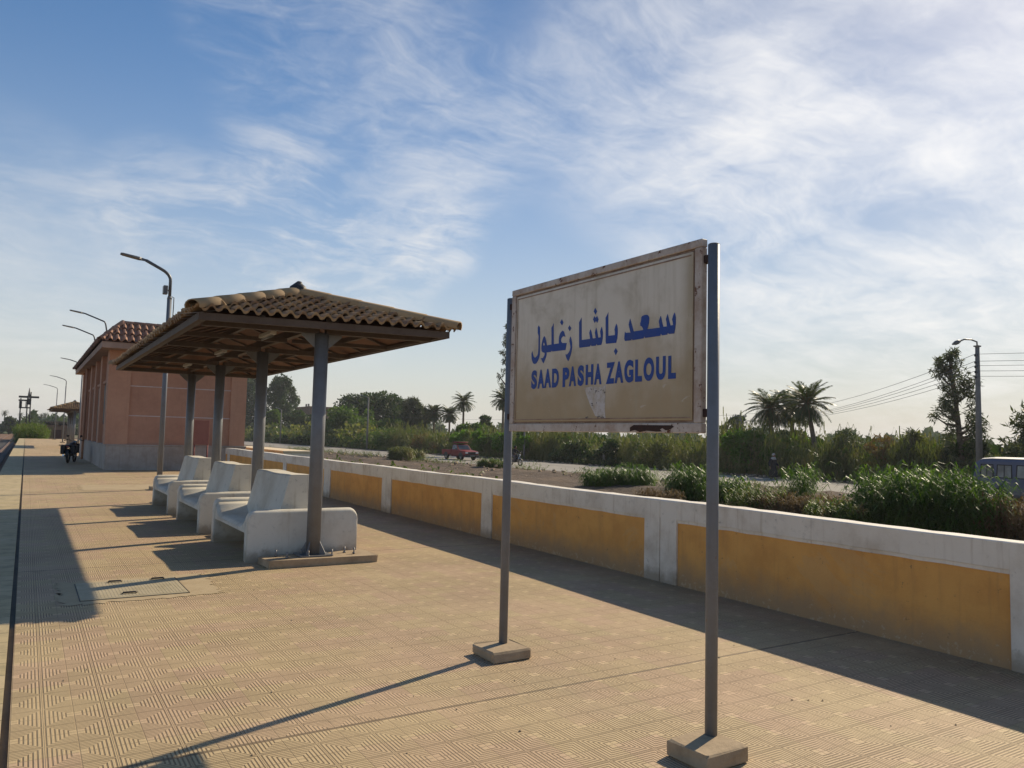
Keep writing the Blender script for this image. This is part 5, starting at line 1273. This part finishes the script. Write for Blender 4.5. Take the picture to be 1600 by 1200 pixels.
# line pole frame beyond the platform end
def line_frame():
    c = on_y(38, 690, 150); mpp = (c - CAM).dot(CF) / FOC
    root = empty('line_pole_frame', (c.x, 150, GZ), label='dark two-post frame with crossarms standing beyond the platform end', cat='power line frame')
    def z(py): return on_y(38, py, 150).z - GZ
    def x(px): return on_y(px, 640, 150).x - c.x
    for px, top in ((31.5, 622), (42, 618), (47, 612)):
        b = MB(); b.tube([(x(px), 0, -.1), (x(px), 0, z(top))], [.13, .08], 8); b.build('post', M['dark'], root)
    for (a, d, py, t) in ((28, 60, 620, .16), (28, 48, 625.5, .13), (30, 48, 637, .10)):
        b = MB(); b.box((x(a), -.12, z(py) - t), (x(d), .12, z(py) + t)); b.build('crossarm', M['dark'], root)
    b = MB(); b.tube([(x(44), 0, z(620)), (x(44), 0, z(606))], [.22, .05], 8); b.build('finial', M['cpole'], root)
    b = MB(); b.box((x(41), -.3, z(632)), (x(48), .3, z(622)), .05); b.build('switch_box', M['dark'], root)
    for px in (30, 33, 40): b = MB(); b.tube([(x(px), 0, z(638)), (x(px), 0, z(627))], .07, 6); b.build('insulator', M['dark'], root)
line_frame()
def brick_hut():
    a = on_y(71, 690, 135); c = on_y(106, 690, 135); w = (c.x - a.x)
    root = empty('brick_hut', ((a.x + c.x) / 2, 137, GZ), label='small brown brick hut behind the platform end lamps', cat='hut')
    H = on_y(88, 664, 135).z - GZ
    b = MB(); b.box((-w / 2, -2, 0), (w / 2, 2, H), .03); b.build('wall', M['brick'], root)
    V, F = reeds_geo(np.stack([RS.uniform(-w / 2, w / 2, 260), RS.uniform(-2, 2, 260), np.full(260, H - .02)], 1), .1, .5, .5, .12, 4, .03, .5); np_mesh('thatch', V, F, M['thatch'], root)
    b = MB(); b.box((-.5, -2.04, .0), (.5, -1.99, 1.9)); b.build('door', M['door'], root)
brick_hut()
def far_house():
    t = on_x(474, 637, 72); root = empty('flat_roof_building', (76, t.y, GZ), label='brown flat-roofed building far behind the low dark tree', cat='building')
    H = t.z - GZ; b = MB(); b.box((-4, -7, 0), (4, 9, H), .05); b.build('wall', M['brick'], root)
    b = MB(); b.box((-4.2, -7.2, H), (4.2, 9.2, H + .3), .03); b.build('roof_slab', M['brick'], root)
    for y in (-4, 1, 6): b = MB(); b.box((-4.06, y - .6, H * .55), (-3.98, y + .6, H * .75)); b.build('window', M['glass'], root)
    for y in (-2, .3): b = MB(); b.tube([(-3, y, H + .3), (-3, y, H + 1.2)], .28, 8); b.build('roof_tank', M['cpole'], root)
far_house()

# ------------------------------------------------------------------ vehicles
def wheel(root, x, y, r, w, name='wheel'):
    b = MB(); s = 1 if x > 0 else -1; prof = [(0, .62), (.0, .92), (.15, 1.0), (.85, 1.0), (1.0, .92), (1.0, .62)]; n = 24; vs = []
    for t, q in prof:
        for k in range(n): a = 2 * PI * k / n; vs.append((x + s * (t - .5) * w, y + q * r * math.cos(a), r + q * r * math.sin(a)))
    b.mesh(vs, [(i * n + k, i * n + (k + 1) % n, (i + 1) * n + (k + 1) % n, (i + 1) * n + k) for i in range(5) for k in range(n)] + [tuple(range(n)), tuple(5 * n + k for k in range(n))], False)
    o = b.build(name, M['rubber'], root)
    b = MB(); b.tube([(x + s * (w * .5 - .01), y, r), (x + s * (w * .5 + .012), y, r)], [r * .6, r * .52], 18); b.tube([(x + s * (w * .5 + .012), y, r), (x + s * (w * .5 + .04), y, r)], [r * .2, r * .15], 10); b.build('rim', M['rim'], o)
def shell(sections):
    """sections: list of (y, [(x, z) half outline from bottom to top]); mirrored in x"""
    b = MB(); vs = []; n = len(sections[0][1])
    for y, half in sections: vs += [(x, y, z) for x, z in half] + [(-x, y, z) for x, z in reversed(half)]
    m_ = 2 * n; fs = [(i * m_ + k, i * m_ + (k + 1) % m_, (i + 1) * m_ + (k + 1) % m_, (i + 1) * m_ + k) for i in range(len(sections) - 1) for k in range(m_)]
    fs += [tuple(range(m_)), tuple((len(sections) - 1) * m_ + k for k in reversed(range(m_)))]
    return b.mesh(vs, fs)
def pickup():
    """front towards -y"""
    root = empty('pickup_truck', (37.6, 69.6, GZ + .01), .04, label='red pickup truck with roof rack driving along the road', cat='pickup truck')
    L2 = 2.35; W = .82
    def low(y, w, zb, zt): return (y, [(w * .9, zb), (w, zb + .08), (w, (zb + zt) / 2), (w * .985, zt - .04), (w * .93, zt)])
    shell([low(-2.32, W * .90, .48, .80), low(-2.25, W * .97, .40, .90), low(-1.6, W, .36, .97), low(-.95, W, .36, 1.0), low(.35, W, .36, 1.0)]).build('body', M['red'], root)
    shell([(-1.02, [(W * .93, .99), (W * .90, 1.01)]), (-.50, [(W * .93, .99), (W * .80, 1.50)]), (-.30, [(W * .93, .99), (W * .78, 1.56)]), (.30, [(W * .93, .99), (W * .78, 1.56)]), (.42, [(W * .93, .99), (W * .82, 1.05)])]).build('cab', M['red'], root)
    b = MB()   # windscreen, side and rear glass, slightly proud
    b.mesh([(-W * .80, -.985, 1.06), (W * .80, -.985, 1.06), (W * .70, -.535, 1.49), (-W * .70, -.535, 1.49)], [(0, 1, 2, 3)]); b.build('windscreen', M['glass'], root)
    for s in (-1, 1):
        b = MB(); b.mesh([(s * (W * .925 + .012), -.78, 1.05), (s * (W * .925 + .012), .30, 1.05), (s * (W * .79 + .015), .24, 1.50), (s * (W * .80 + .015), -.42, 1.50)], [(0, 1, 2, 3)]); b.build('side_window', M['glass'], root)
        b = MB(); b.box((s * (W + .002), -.84, .42), (s * (W + .012), .34, .985), .004) if s > 0 else b.box((-W - .012, -.84, .42), (-W - .002, .34, .985), .004); d = b.build('door', M['red'], root)
        b = MB(); b.box((min(s * (W + .012), s * (W + .03)), .10, .86), (max(s * (W + .012), s * (W + .03)), .24, .89)); b.build('handle', M['bplastic'], d)
        b = MB(); b.box((min(s * (W + .03), s * (W + .16)), -.80, 1.05), (max(s * (W + .03), s * (W + .16)), -.74, 1.19), .01); b.build('mirror', M['bplastic'], root)
        b = MB(); b.box((s * .60 - .15, -2.345, .68), (s * .60 + .15, -2.30, .82), .012); b.build('headlight', M['headl'], root)
        b = MB(); b.box((s * .74 - .06, 2.30, .62), (s * .74 + .06, 2.335, .86), .008); b.build('tail_light', M['firered'], root)
    # load bed
    b = MB(); b.box((-W, .42, .50), (-W + .05, 2.3, 1.02), .012); b.box((W - .05, .42, .50), (W, 2.3, 1.02), .012); b.box((-W + .051, .42, .50), (W - .051, .47, 1.02)); b.box((-W + .051, 2.25, .50), (W - .051, 2.3, 1.0)); b.box((-W + .051, .471, .50), (W - .051, 2.249, .58)); b.build('load_bed', M['red'], root)
    b = MB(); b.box((-.44, -2.345, .60), (.44, -2.31, .84), .01); g = b.build('grille', M['bplastic'], root)
    b = MB(); b.box((-W * .98, -2.46, .36), (W * .98, -2.33, .56), .03); b.build('bumper', M['bplastic'], root)
    b = MB(); b.box((-.26, -2.468, .40), (.26, -2.461, .50)); b.build('number_plate', M['lens'], root)
    # rack on the cab roof carrying a folded cover
    b = MB()
    for y in (-.40, .34): b.tube([(-.66, y, 1.55), (-.66, y, 1.70), (.66, y, 1.70), (.66, y, 1.55)], .02, 6)
    for s in (-.66, .66): b.tube([(s, -.5, 1.70), (s, .42, 1.70)], .02, 6)
    b.tube([(-.66, -.5, 1.80), (.66, -.5, 1.80)], .02, 6); b.build('roof_rack', M['firered'], root)
    b = MB(); b.box((-.62, -.44, 1.72), (.62, .38, 1.83), .04); b.build('rack_load', M['firered'], root)
    for x in (-.70, .70):
        for y in (-1.50, 1.45): wheel(root, x, y, .34, .22)
    for s in (-1, 1):
        for y in (-1.5, 1.45): b = MB(); b.prism([(y + .42 * math.cos(a), .36 + .42 * math.sin(a)) for a in [PI * k / 10 for k in range(11)]], 'x', s * (W - .04), s * (W + .016)); b.build('wheel_arch', M['bplastic'], root)
pickup()
def minibus():
    t = on_x(1517, 735, 36.2)
    root = empty('minibus', (37.1, t.y - 2.45, GZ + .01), label='grey blue minibus cut off by the right edge of the picture behind the reeds', cat='minibus')
    W = .84; H = 1.98
    def sec(y, w, zb, zt, r=.0): return (y, [(w * .94, zb), (w, zb + .1), (w, 1.05), (w * .985, 1.30), (w * .93, zt - .16), (w * .84, zt - .05), (w * .5, zt), (.001, zt + .012)])
    shell([sec(-2.42, W * .86, .42, 1.15), sec(-2.30, W * .95, .34, 1.30), sec(-1.85, W, .30, 1.72), sec(-1.45, W, .30, 1.94), sec(-.9, W, .30, H), sec(1.6, W, .30, H), sec(2.12, W, .30, 1.94), sec(2.32, W * .985, .34, 1.80), sec(2.42, W * .95, .42, 1.2)]).build('body', M['vanp'], root)
    shell([(-1.3, [(W * .80, 1.955), (W * .5, 1.985)]), (-.9, [(W * .83, 1.955), (W * .5, 2.02)]), (1.6, [(W * .83, 1.955), (W * .5, 2.02)]), (2.1, [(W * .8, 1.92), (W * .5, 1.965)])]).build('roof_panel', M['vroof'], root)
    for s in (-1, 1):
        for (a, c) in ((-1.35, -.62), (-.50, .62), (.74, 1.42), (1.50, 2.10)):
            b = MB(); q = 12 if s else 0
            b.mesh([(s * (W * .99 + .012), a, 1.10), (s * (W * .99 + .012), c, 1.10), (s * (W * .945 + .012), c - .03, 1.70), (s * (W * .945 + .012), a + (.22 if a < -1 else .03), 1.70)], [(0, 1, 2, 3)]); f = b.build('window', M['bplastic'], root)
            b = MB(); m_ = (a + c) / 2
            b.mesh([(s * (W * .99 + .02), a + .06, 1.14), (s * (W * .99 + .02), m_ - .02, 1.14), (s * (W * .945 + .02), m_ - .02, 1.66), (s * (W * .945 + .02), a + (.24 if a < -1 else .07), 1.66)], [(0, 1, 2, 3)])
            b.mesh([(s * (W * .99 + .02), m_ + .02, 1.14), (s * (W * .99 + .02), c - .06, 1.14), (s * (W * .945 + .02), c - .08, 1.66), (s * (W * .945 + .02), m_ + .02, 1.66)], [(0, 1, 2, 3)]); b.build('pane', M['cpane'], f)
        b = MB(); b.box((min(s * (W + .002), s * (W + .012)), -.56, .40), (max(s * (W + .002), s * (W + .012)), .66, 1.10), .004); d = b.build('sliding_door', M['vanp'], root)
        b = MB(); b.box((min(s * (W + .013), s * (W + .03)), -.50, .98), (max(s * (W + .013), s * (W + .03)), -.36, 1.02)); b.build('handle', M['bplastic'], d)
        b = MB(); b.box((s * .62 - .13, -2.44, .62), (s * .62 + .13, -2.36, .80), .01); b.build('headlight', M['headl'], root)
        b = MB(); b.box((s * .70 - .06, 2.40, .70), (s * .70 + .06, 2.44, 1.05), .01); b.build('tail_light', M['firered'], root)
    b = MB(); b.mesh([(-.66, -2.27, 1.24), (.66, -2.27, 1.24), (.60, -1.68, 1.82), (-.60, -1.68, 1.82)], [(0, 1, 2, 3)]); b.build('windscreen', M['glass'], root)
    b = MB(); b.mesh([(-.62, 2.415, 1.28), (.62, 2.415, 1.28), (.60, 2.345, 1.72), (-.60, 2.345, 1.72)], [(0, 1, 2, 3)]); b.build('rear_window', M['glass'], root)
    b = MB(); b.box((-W * .98, 2.40, .36), (W * .98, 2.50, .54), .03); b.build('bumper', M['bplastic'], root)
    b = MB(); b.box((-W * .98, -2.50, .34), (W * .98, -2.38, .54), .03); b.build('bumper', M['bplastic'], root)
    for x in (-.70, .70):
        for y in (-1.45, 1.30): wheel(root, x, y, .30, .19)
    for s in (-1, 1):
        for y in (-1.45, 1.30): b = MB(); b.prism([(y + .37 * math.cos(a), .31 + .37 * math.sin(a)) for a in [PI * k / 10 for k in range(11)]], 'x', s * (W - .04), s * (W + .014)); b.build('wheel_arch', M['bplastic'], root)
minibus()

def make_motorcycle(loc, rz, label, box=True):
    """front towards -y"""
    root = empty('motorcycle', loc, rz, label=label, cat='motorcycle')
    r = .30
    for y in (-.62, .62):
        b = MB(); n = 28; m_ = 8; vs = []
        for i in range(n):
            a = 2 * PI * i / n
            for k in range(m_): q = 2 * PI * k / m_; rr = r - .05 + .05 * math.cos(q); vs.append((.045 * math.sin(q), y + rr * math.cos(a), r + rr * math.sin(a)))
        b.mesh(vs, [(i * m_ + k, i * m_ + (k + 1) % m_, ((i + 1) % n) * m_ + (k + 1) % m_, ((i + 1) % n) * m_ + k) for i in range(n) for k in range(m_)], True); w = b.build('wheel', M['rubber'], root)
        b = MB(); b.tube([(-.03, y, r), (.03, y, r)], .07, 10)
        for k in range(10): a = 2 * PI * k / 10; b.tube([(0, y + .06 * math.cos(a), r + .06 * math.sin(a)), (0, y + .24 * math.cos(a), r + .24 * math.sin(a))], .008, 4)
        b.build('rim', M['chrome'], w)
    b = MB()
    for s in (-.07, .07): b.tube([(s, -.62, r), (s, -.50, .62), (s * .8, -.42, .92)], .024, 8)
    b.build('fork', M['chrome'], root)
    b = MB(); b.tube([(0, -.42, .88), (0, -.30, .72), (0, -.20, .38), (0, .22, .34), (0, .36, .66), (0, -.34, .76)], .025, 6); b.tube([(-.06, .22, .34), (-.06, .62, r)], .02, 6); b.tube([(.06, .22, .34), (.06, .62, r)], .02, 6)
    for s in (-.11, .11): b.tube([(s, .42, .70), (s, .60, r + .02)], .026, 8)
    b.build('frame', M['dark'], root)
    b = MB(); b.box((-.11, -.18, .30), (.11, .18, .56), .04); b.tube([(0, -.08, .5), (0, -.16, .66)], .085, 10); b.build('engine', M['dark'], root)
    b = MB(); b.sphere((0, -.17, .80), .16, 14, 8, (.95, 1.6, .75)); b.build('fuel_tank', M['bplastic'], root)
    b = MB(); b.box((-.13, .05, .72), (.13, .78, .82), .035); b.build('seat', M['bplastic'], root)
    b = MB(); b.tube([(-.36, -.26, 1.00), (-.22, -.34, 1.04), (-.06, -.42, .95), (.06, -.42, .95), (.22, -.34, 1.04), (.36, -.26, 1.00)], .014, 8); hb = b.build('handlebar', M['chrome'], root)
    for s in (-1, 1):
        b = MB(); b.tube([(s * .24, -.335, 1.035), (s * .38, -.25, .995)], .024, 8); b.build('grip', M['bplastic'], hb)
        b = MB(); b.tube([(s * .20, -.36, 1.04), (s * .25, -.38, 1.17)], .008, 5); b.sphere((s * .27, -.385, 1.20), .06, 10, 6, (1, .35, .75)); b.build('mirror', M['bplastic'], root)
    b = MB(); b.sphere((0, -.50, .90), .10, 12, 8, (1, .8, 1)); h = b.build('headlight', M['bplastic'], root)
    b = MB(); b.tube([(0, -.58, .90), (0, -.60, .90)], [.08, .07], 14); b.build('glass', M['headl'], h)
    for y, a0, a1 in ((-.62, 30, 150), (.62, 10, 140)):
        b = MB(); pts = []; n = 10
        for i in range(n + 1):
            a = rad(a0 + (a1 - a0) * i / n); pts += [(-.06, y + .34 * math.cos(a), r + .34 * math.sin(a)), (.06, y + .34 * math.cos(a), r + .34 * math.sin(a)), (.06, y + .32 * math.cos(a), r + .32 * math.sin(a)), (-.06, y + .32 * math.cos(a), r + .32 * math.sin(a))]
        b.mesh(pts, [(i * 4 + k, i * 4 + (k + 1) % 4, i * 4 + 4 + (k + 1) % 4, i * 4 + 4 + k) for i in range(n) for k in range(4)]); b.build('mudguard', M['bplastic'], root)
    b = MB(); b.tube([(.12, -.05, .34), (.14, .3, .28), (.15, .85, .36)], [.025, .04, .045], 8); b.build('exhaust', M['chrome'], root)
    b = MB(); b.box((-.05, .80, .70), (.05, .86, .78), .01); b.build('tail_light', M['firered'], root)
    if box:
        b = MB(); b.box((-.30, .25, .42), (-.13, .75, .80), .03); b.build('saddle_bag', M['bplastic'], root); b = MB(); b.box((.13, .25, .40), (.30, .75, .80), .03); b.build('saddle_bag', M['bplastic'], root)
        b = MB(); b.box((-.2, -.56, .42), (.2, -.50, .86), .02); b.build('leg_shield', M['bplastic'], root)
    return root
make_motorcycle((1.82, 40.3, 0), PI - .25, 'dark motorcycle with saddle bags parked in the shade beside the salmon building')
rc = on_z(806, 728, GZ)
make_motorcycle((35.3, 55.4, GZ + .01), .1, 'small motorcycle under a rider on the road just right of the left sign post', box=False)

# ------------------------------------------------------------------ people
def body(name_mat, joints, edges, radii, parent, name='body', sub=2):
    me = bpy.data.meshes.new(name); me.from_pydata([tuple(j) for j in joints], edges, []); me.materials.append(name_mat)
    o = bpy.data.objects.new(name, me); COL.objects.link(o); o.parent = parent
    sk = o.modifiers.new('skin', 'SKIN'); sk.use_smooth_shade = True
    for i, r in enumerate(radii): me.skin_vertices[0].data[i].radius = (r, r) if not isinstance(r, tuple) else r
    me.skin_vertices[0].data[0].use_root = True
    ss = o.modifiers.new('sub', 'SUBSURF'); ss.levels = sub; ss.render_levels = sub
    return o
def person_body(root, J, skin_mat):
    """J: dict of joints; one continuous figure with five-fingered hands"""
    names = ['pelvis', 'waist', 'chest', 'neck', 'head', 'crown', 'shl', 'ell', 'wrl', 'hnl', 'shr', 'elr', 'wrr', 'hnr', 'hil', 'knl', 'anl', 'tol', 'hir', 'knr', 'anr', 'tor']
    R = dict(pelvis=(.15, .11), waist=(.125, .10), chest=(.16, .115), neck=.055, head=.085, crown=.085, shl=.06, ell=.042, wrl=.028, hnl=(.036, .018), shr=.06, elr=.042, wrr=.028, hnr=(.036, .018), hil=.088, knl=.056, anl=.038, tol=.034, hir=.088, knr=.056, anr=.038, tor=.034)
    E_ = [('pelvis', 'waist'), ('waist', 'chest'), ('chest', 'neck'), ('neck', 'head'), ('head', 'crown'), ('chest', 'shl'), ('shl', 'ell'), ('ell', 'wrl'), ('wrl', 'hnl'), ('chest', 'shr'), ('shr', 'elr'), ('elr', 'wrr'), ('wrr', 'hnr'), ('pelvis', 'hil'), ('hil', 'knl'), ('knl', 'anl'), ('anl', 'tol'), ('pelvis', 'hir'), ('hir', 'knr'), ('knr', 'anr'), ('anr', 'tor')]
    P = [Vector(J[n]) for n in names]; rr = [R[n] for n in names]; ed = [(names.index(a), names.index(b)) for a, b in E_]
    for side in 'lr':
        w = Vector(J['wr' + side]); h = Vector(J['hn' + side]); d = (h - w).normalized(); s = d.cross(Vector((1, 0, 0))); s = s.normalized() if s.length > .1 else Vector((0, 1, 0)); hi = names.index('hn' + side)
        for k, (off, ln) in enumerate(((-.03, .07), (-.01, .08), (.01, .078), (.03, .06))):
            a = h + s * off + d * .035; b_ = a + d * ln * .5 + Vector((0, 0, -.004)); c = b_ + (d * .8 + Vector((0, 0, -.35))) * ln * .5
            i0 = len(P); P += [a, b_, c]; rr += [.009, .009, .007]; ed += [(hi, i0), (i0, i0 + 1), (i0 + 1, i0 + 2)]
        i0 = len(P); a = w.lerp(h, .6) - s * .035; P += [a, a + d * .04 - s * .02]; rr += [.010, .008]; ed += [(hi, i0), (i0, i0 + 1)]
    return body(skin_mat, P, ed, rr, root)
def head_parts(root, J, facing, hair='hair', m='skin'):
    h = Vector(J['head']); c = Vector(J['crown']); f = Vector(facing).normalized(); s = f.cross(Vector((0, 0, 1))); mid = h.lerp(c, .5)
    b = MB(); b.sphere(mid + Vector((0, 0, .035)) - f * .02, .112, 14, 8, (1, 1, .95)); b.build('hair', M[hair], root)
    b = MB(); b.sphere(mid + f * .045 - Vector((0, 0, .015)), .083, 14, 10, (.9, .9, 1.15)); b.sphere(mid + f * .125 - Vector((0, 0, .02)), .018, 8, 6)
    for q in (-1, 1): b.sphere(mid + s * q * .088 - Vector((0, 0, .01)), .022, 8, 6, (.6, 1, 1.4))
    b.build('face', M[m], root)
    for q in (-1, 1): b = MB(); b.sphere(mid + f * .118 + s * q * .03 + Vector((0, 0, .01)), .010, 8, 6); b.build('eye', M['hair'], root)
    b = MB(); b.sphere(mid + f * .112 - Vector((0, 0, .062)), .02, 8, 5, (1.2, 1.2, .35)); b.build('mouth', M['firered'], root)
def loft_cloth(rings, m, name, parent, seg=18):
    b = MB(); vs = []
    for (cx, cy, z, rx, ry, wob) in rings:
        for k in range(seg):
            a = 2 * PI * k / seg; q = 1 + wob * math.sin(a * 5 + z * 3); vs.append((cx + rx * q * math.cos(a), cy + ry * q * math.sin(a), z))
    b.mesh(vs, [(i * seg + k, i * seg + (k + 1) % seg, (i + 1) * seg + (k + 1) % seg, (i + 1) * seg + k) for i in range(len(rings) - 1) for k in range(seg)], True)
    o = b.build(name, m, parent); sm = o.modifiers.new('thick', 'SOLIDIFY'); sm.thickness = .012; return o
def walker():
    q = on_x(1208, 752, 42.2)
    root = empty('person', (42.2, q.y, GZ + .012), label='person in a long dark robe with a pale scarf walking along the far road edge', cat='person')
    J = dict(pelvis=(0, 0, .93), waist=(0, -.01, 1.08), chest=(0, -.02, 1.32), neck=(0, -.03, 1.47), head=(0, -.05, 1.56), crown=(0, -.055, 1.66),
             shl=(-.19, -.02, 1.38), ell=(-.24, .10, 1.12), wrl=(-.25, .06, .88), hnl=(-.25, .04, .80), shr=(.19, -.02, 1.38), elr=(.24, -.04, 1.11), wrr=(.24, -.20, .92), hnr=(.24, -.24, .85),
             hil=(-.09, 0, .88), knl=(-.10, -.20, .50), anl=(-.10, -.22, .09), tol=(-.10, -.36, .04), hir=(.09, 0, .88), knr=(.10, .02, .48), anr=(.10, .26, .12), tor=(.10, .17, .03))
    person_body(root, J, M['skin'])
    head_parts(root, J, (0, -1, 0), 'scarf')
    loft_cloth([(0, 0.01, .16, .25, .36, .05), (0, 0, .5, .23, .29, .05), (0, 0, .85, .20, .19, .03), (0, -.01, 1.1, .185, .15, .02), (0, -.02, 1.3, .215, .145, .01), (0, -.02, 1.41, .20, .12, .0), (0, -.03, 1.46, .075, .075, 0)], M['robe'], 'robe', root)
    for a, e, w in (('shl', 'ell', 'wrl'), ('shr', 'elr', 'wrr')):
        b = MB(); b.tube([Vector(J[a]), Vector(J[e]), Vector(J[w])], [.085, .072, .070], 12, cap=False); o = b.build('sleeve', M['robe'], root)
    loft_cloth([(0, -.02, 1.33, .225, .16, .06), (0, -.02, 1.41, .21, .14, .05), (0, -.035, 1.50, .10, .095, .03)], M['scarf'], 'scarf', root)
    for s, t in (('anl', 'tol'), ('anr', 'tor')):
        b = MB(); c = (Vector(J[s]) + Vector(J[t])) / 2; b.sphere((c.x, c.y, c.z - .01), .05, 10, 6, (.95, 2.4, .9)); b.build('shoe', M['dark'], root)
walker()
def rider():
    root = empty('person', (35.3, 55.4, GZ + .01), .1, label='rider in a dark jacket sitting on the small motorcycle on the road', cat='person')
    J = dict(pelvis=(0, .28, .90), waist=(0, .24, 1.05), chest=(0, .14, 1.28), neck=(0, .09, 1.42), head=(0, .05, 1.51), crown=(0, .04, 1.61),
             shl=(-.19, .12, 1.34), ell=(-.28, -.02, 1.14), wrl=(-.33, -.22, 1.03), hnl=(-.33, -.28, 1.01), shr=(.19, .12, 1.34), elr=(.28, -.02, 1.14), wrr=(.33, -.22, 1.03), hnr=(.33, -.28, 1.01),
             hil=(-.10, .26, .86), knl=(-.20, -.12, .74), anl=(-.17, .06, .36), tol=(-.17, -.08, .31), hir=(.10, .26, .86), knr=(.20, -.12, .74), anr=(.17, .06, .36), tor=(.17, -.08, .31))
    person_body(root, J, M['skin']); head_parts(root, J, (0, -1, 0))
    loft_cloth([(0, .27, .88, .19, .17, .03), (0, .24, 1.05, .175, .145, .02), (0, .16, 1.25, .21, .14, .01), (0, .12, 1.36, .20, .12, 0), (0, .09, 1.41, .075, .075, 0)], M['robe'], 'jacket', root)
    for a, e, w in (('shl', 'ell', 'wrl'), ('shr', 'elr', 'wrr')):
        b = MB(); b.tube([Vector(J[a]), Vector(J[e]), Vector(J[w])], [.08, .062, .05], 12, cap=False); b.build('sleeve', M['robe'], root)
    for a, e, w in (('hil', 'knl', 'anl'), ('hir', 'knr', 'anr')):
        b = MB(); b.tube([Vector(J[a]), Vector(J[e]), Vector(J[w])], [.115, .085, .065], 12, cap=False); b.build('trouser_leg', M['shirt'], root)
    for s, t in (('anl', 'tol'), ('anr', 'tor')):
        b = MB(); c = (Vector(J[s]) + Vector(J[t])) / 2; b.sphere((c.x, c.y, c.z), .048, 10, 6, (.95, 2.3, .9)); b.build('shoe', M['dark'], root)
rider()

# ------------------------------------------------------------------ the dusty air
def haze():
    b = MB(); b.box((-2560, -660, -1.9), (2560, 3560, 22)); o = b.build('haze', bpy.data.materials.new('haze'))
    m = o.data.materials[0]; m.use_nodes = True; t = NT(m.node_tree); t.n.clear()
    out = t.add('ShaderNodeOutputMaterial'); v = t.add('ShaderNodeVolumePrincipled'); v.inputs['Color'].default_value = (0.92, 0.95, 1, 1)
    v.inputs['Density'].default_value = 0.0003; v.inputs['Anisotropy'].default_value = 0.3; t.l.new(v.outputs[0], out.inputs['Volume'])
    tag(o, kind='stuff', label='pale dusty haze in the air')
haze()
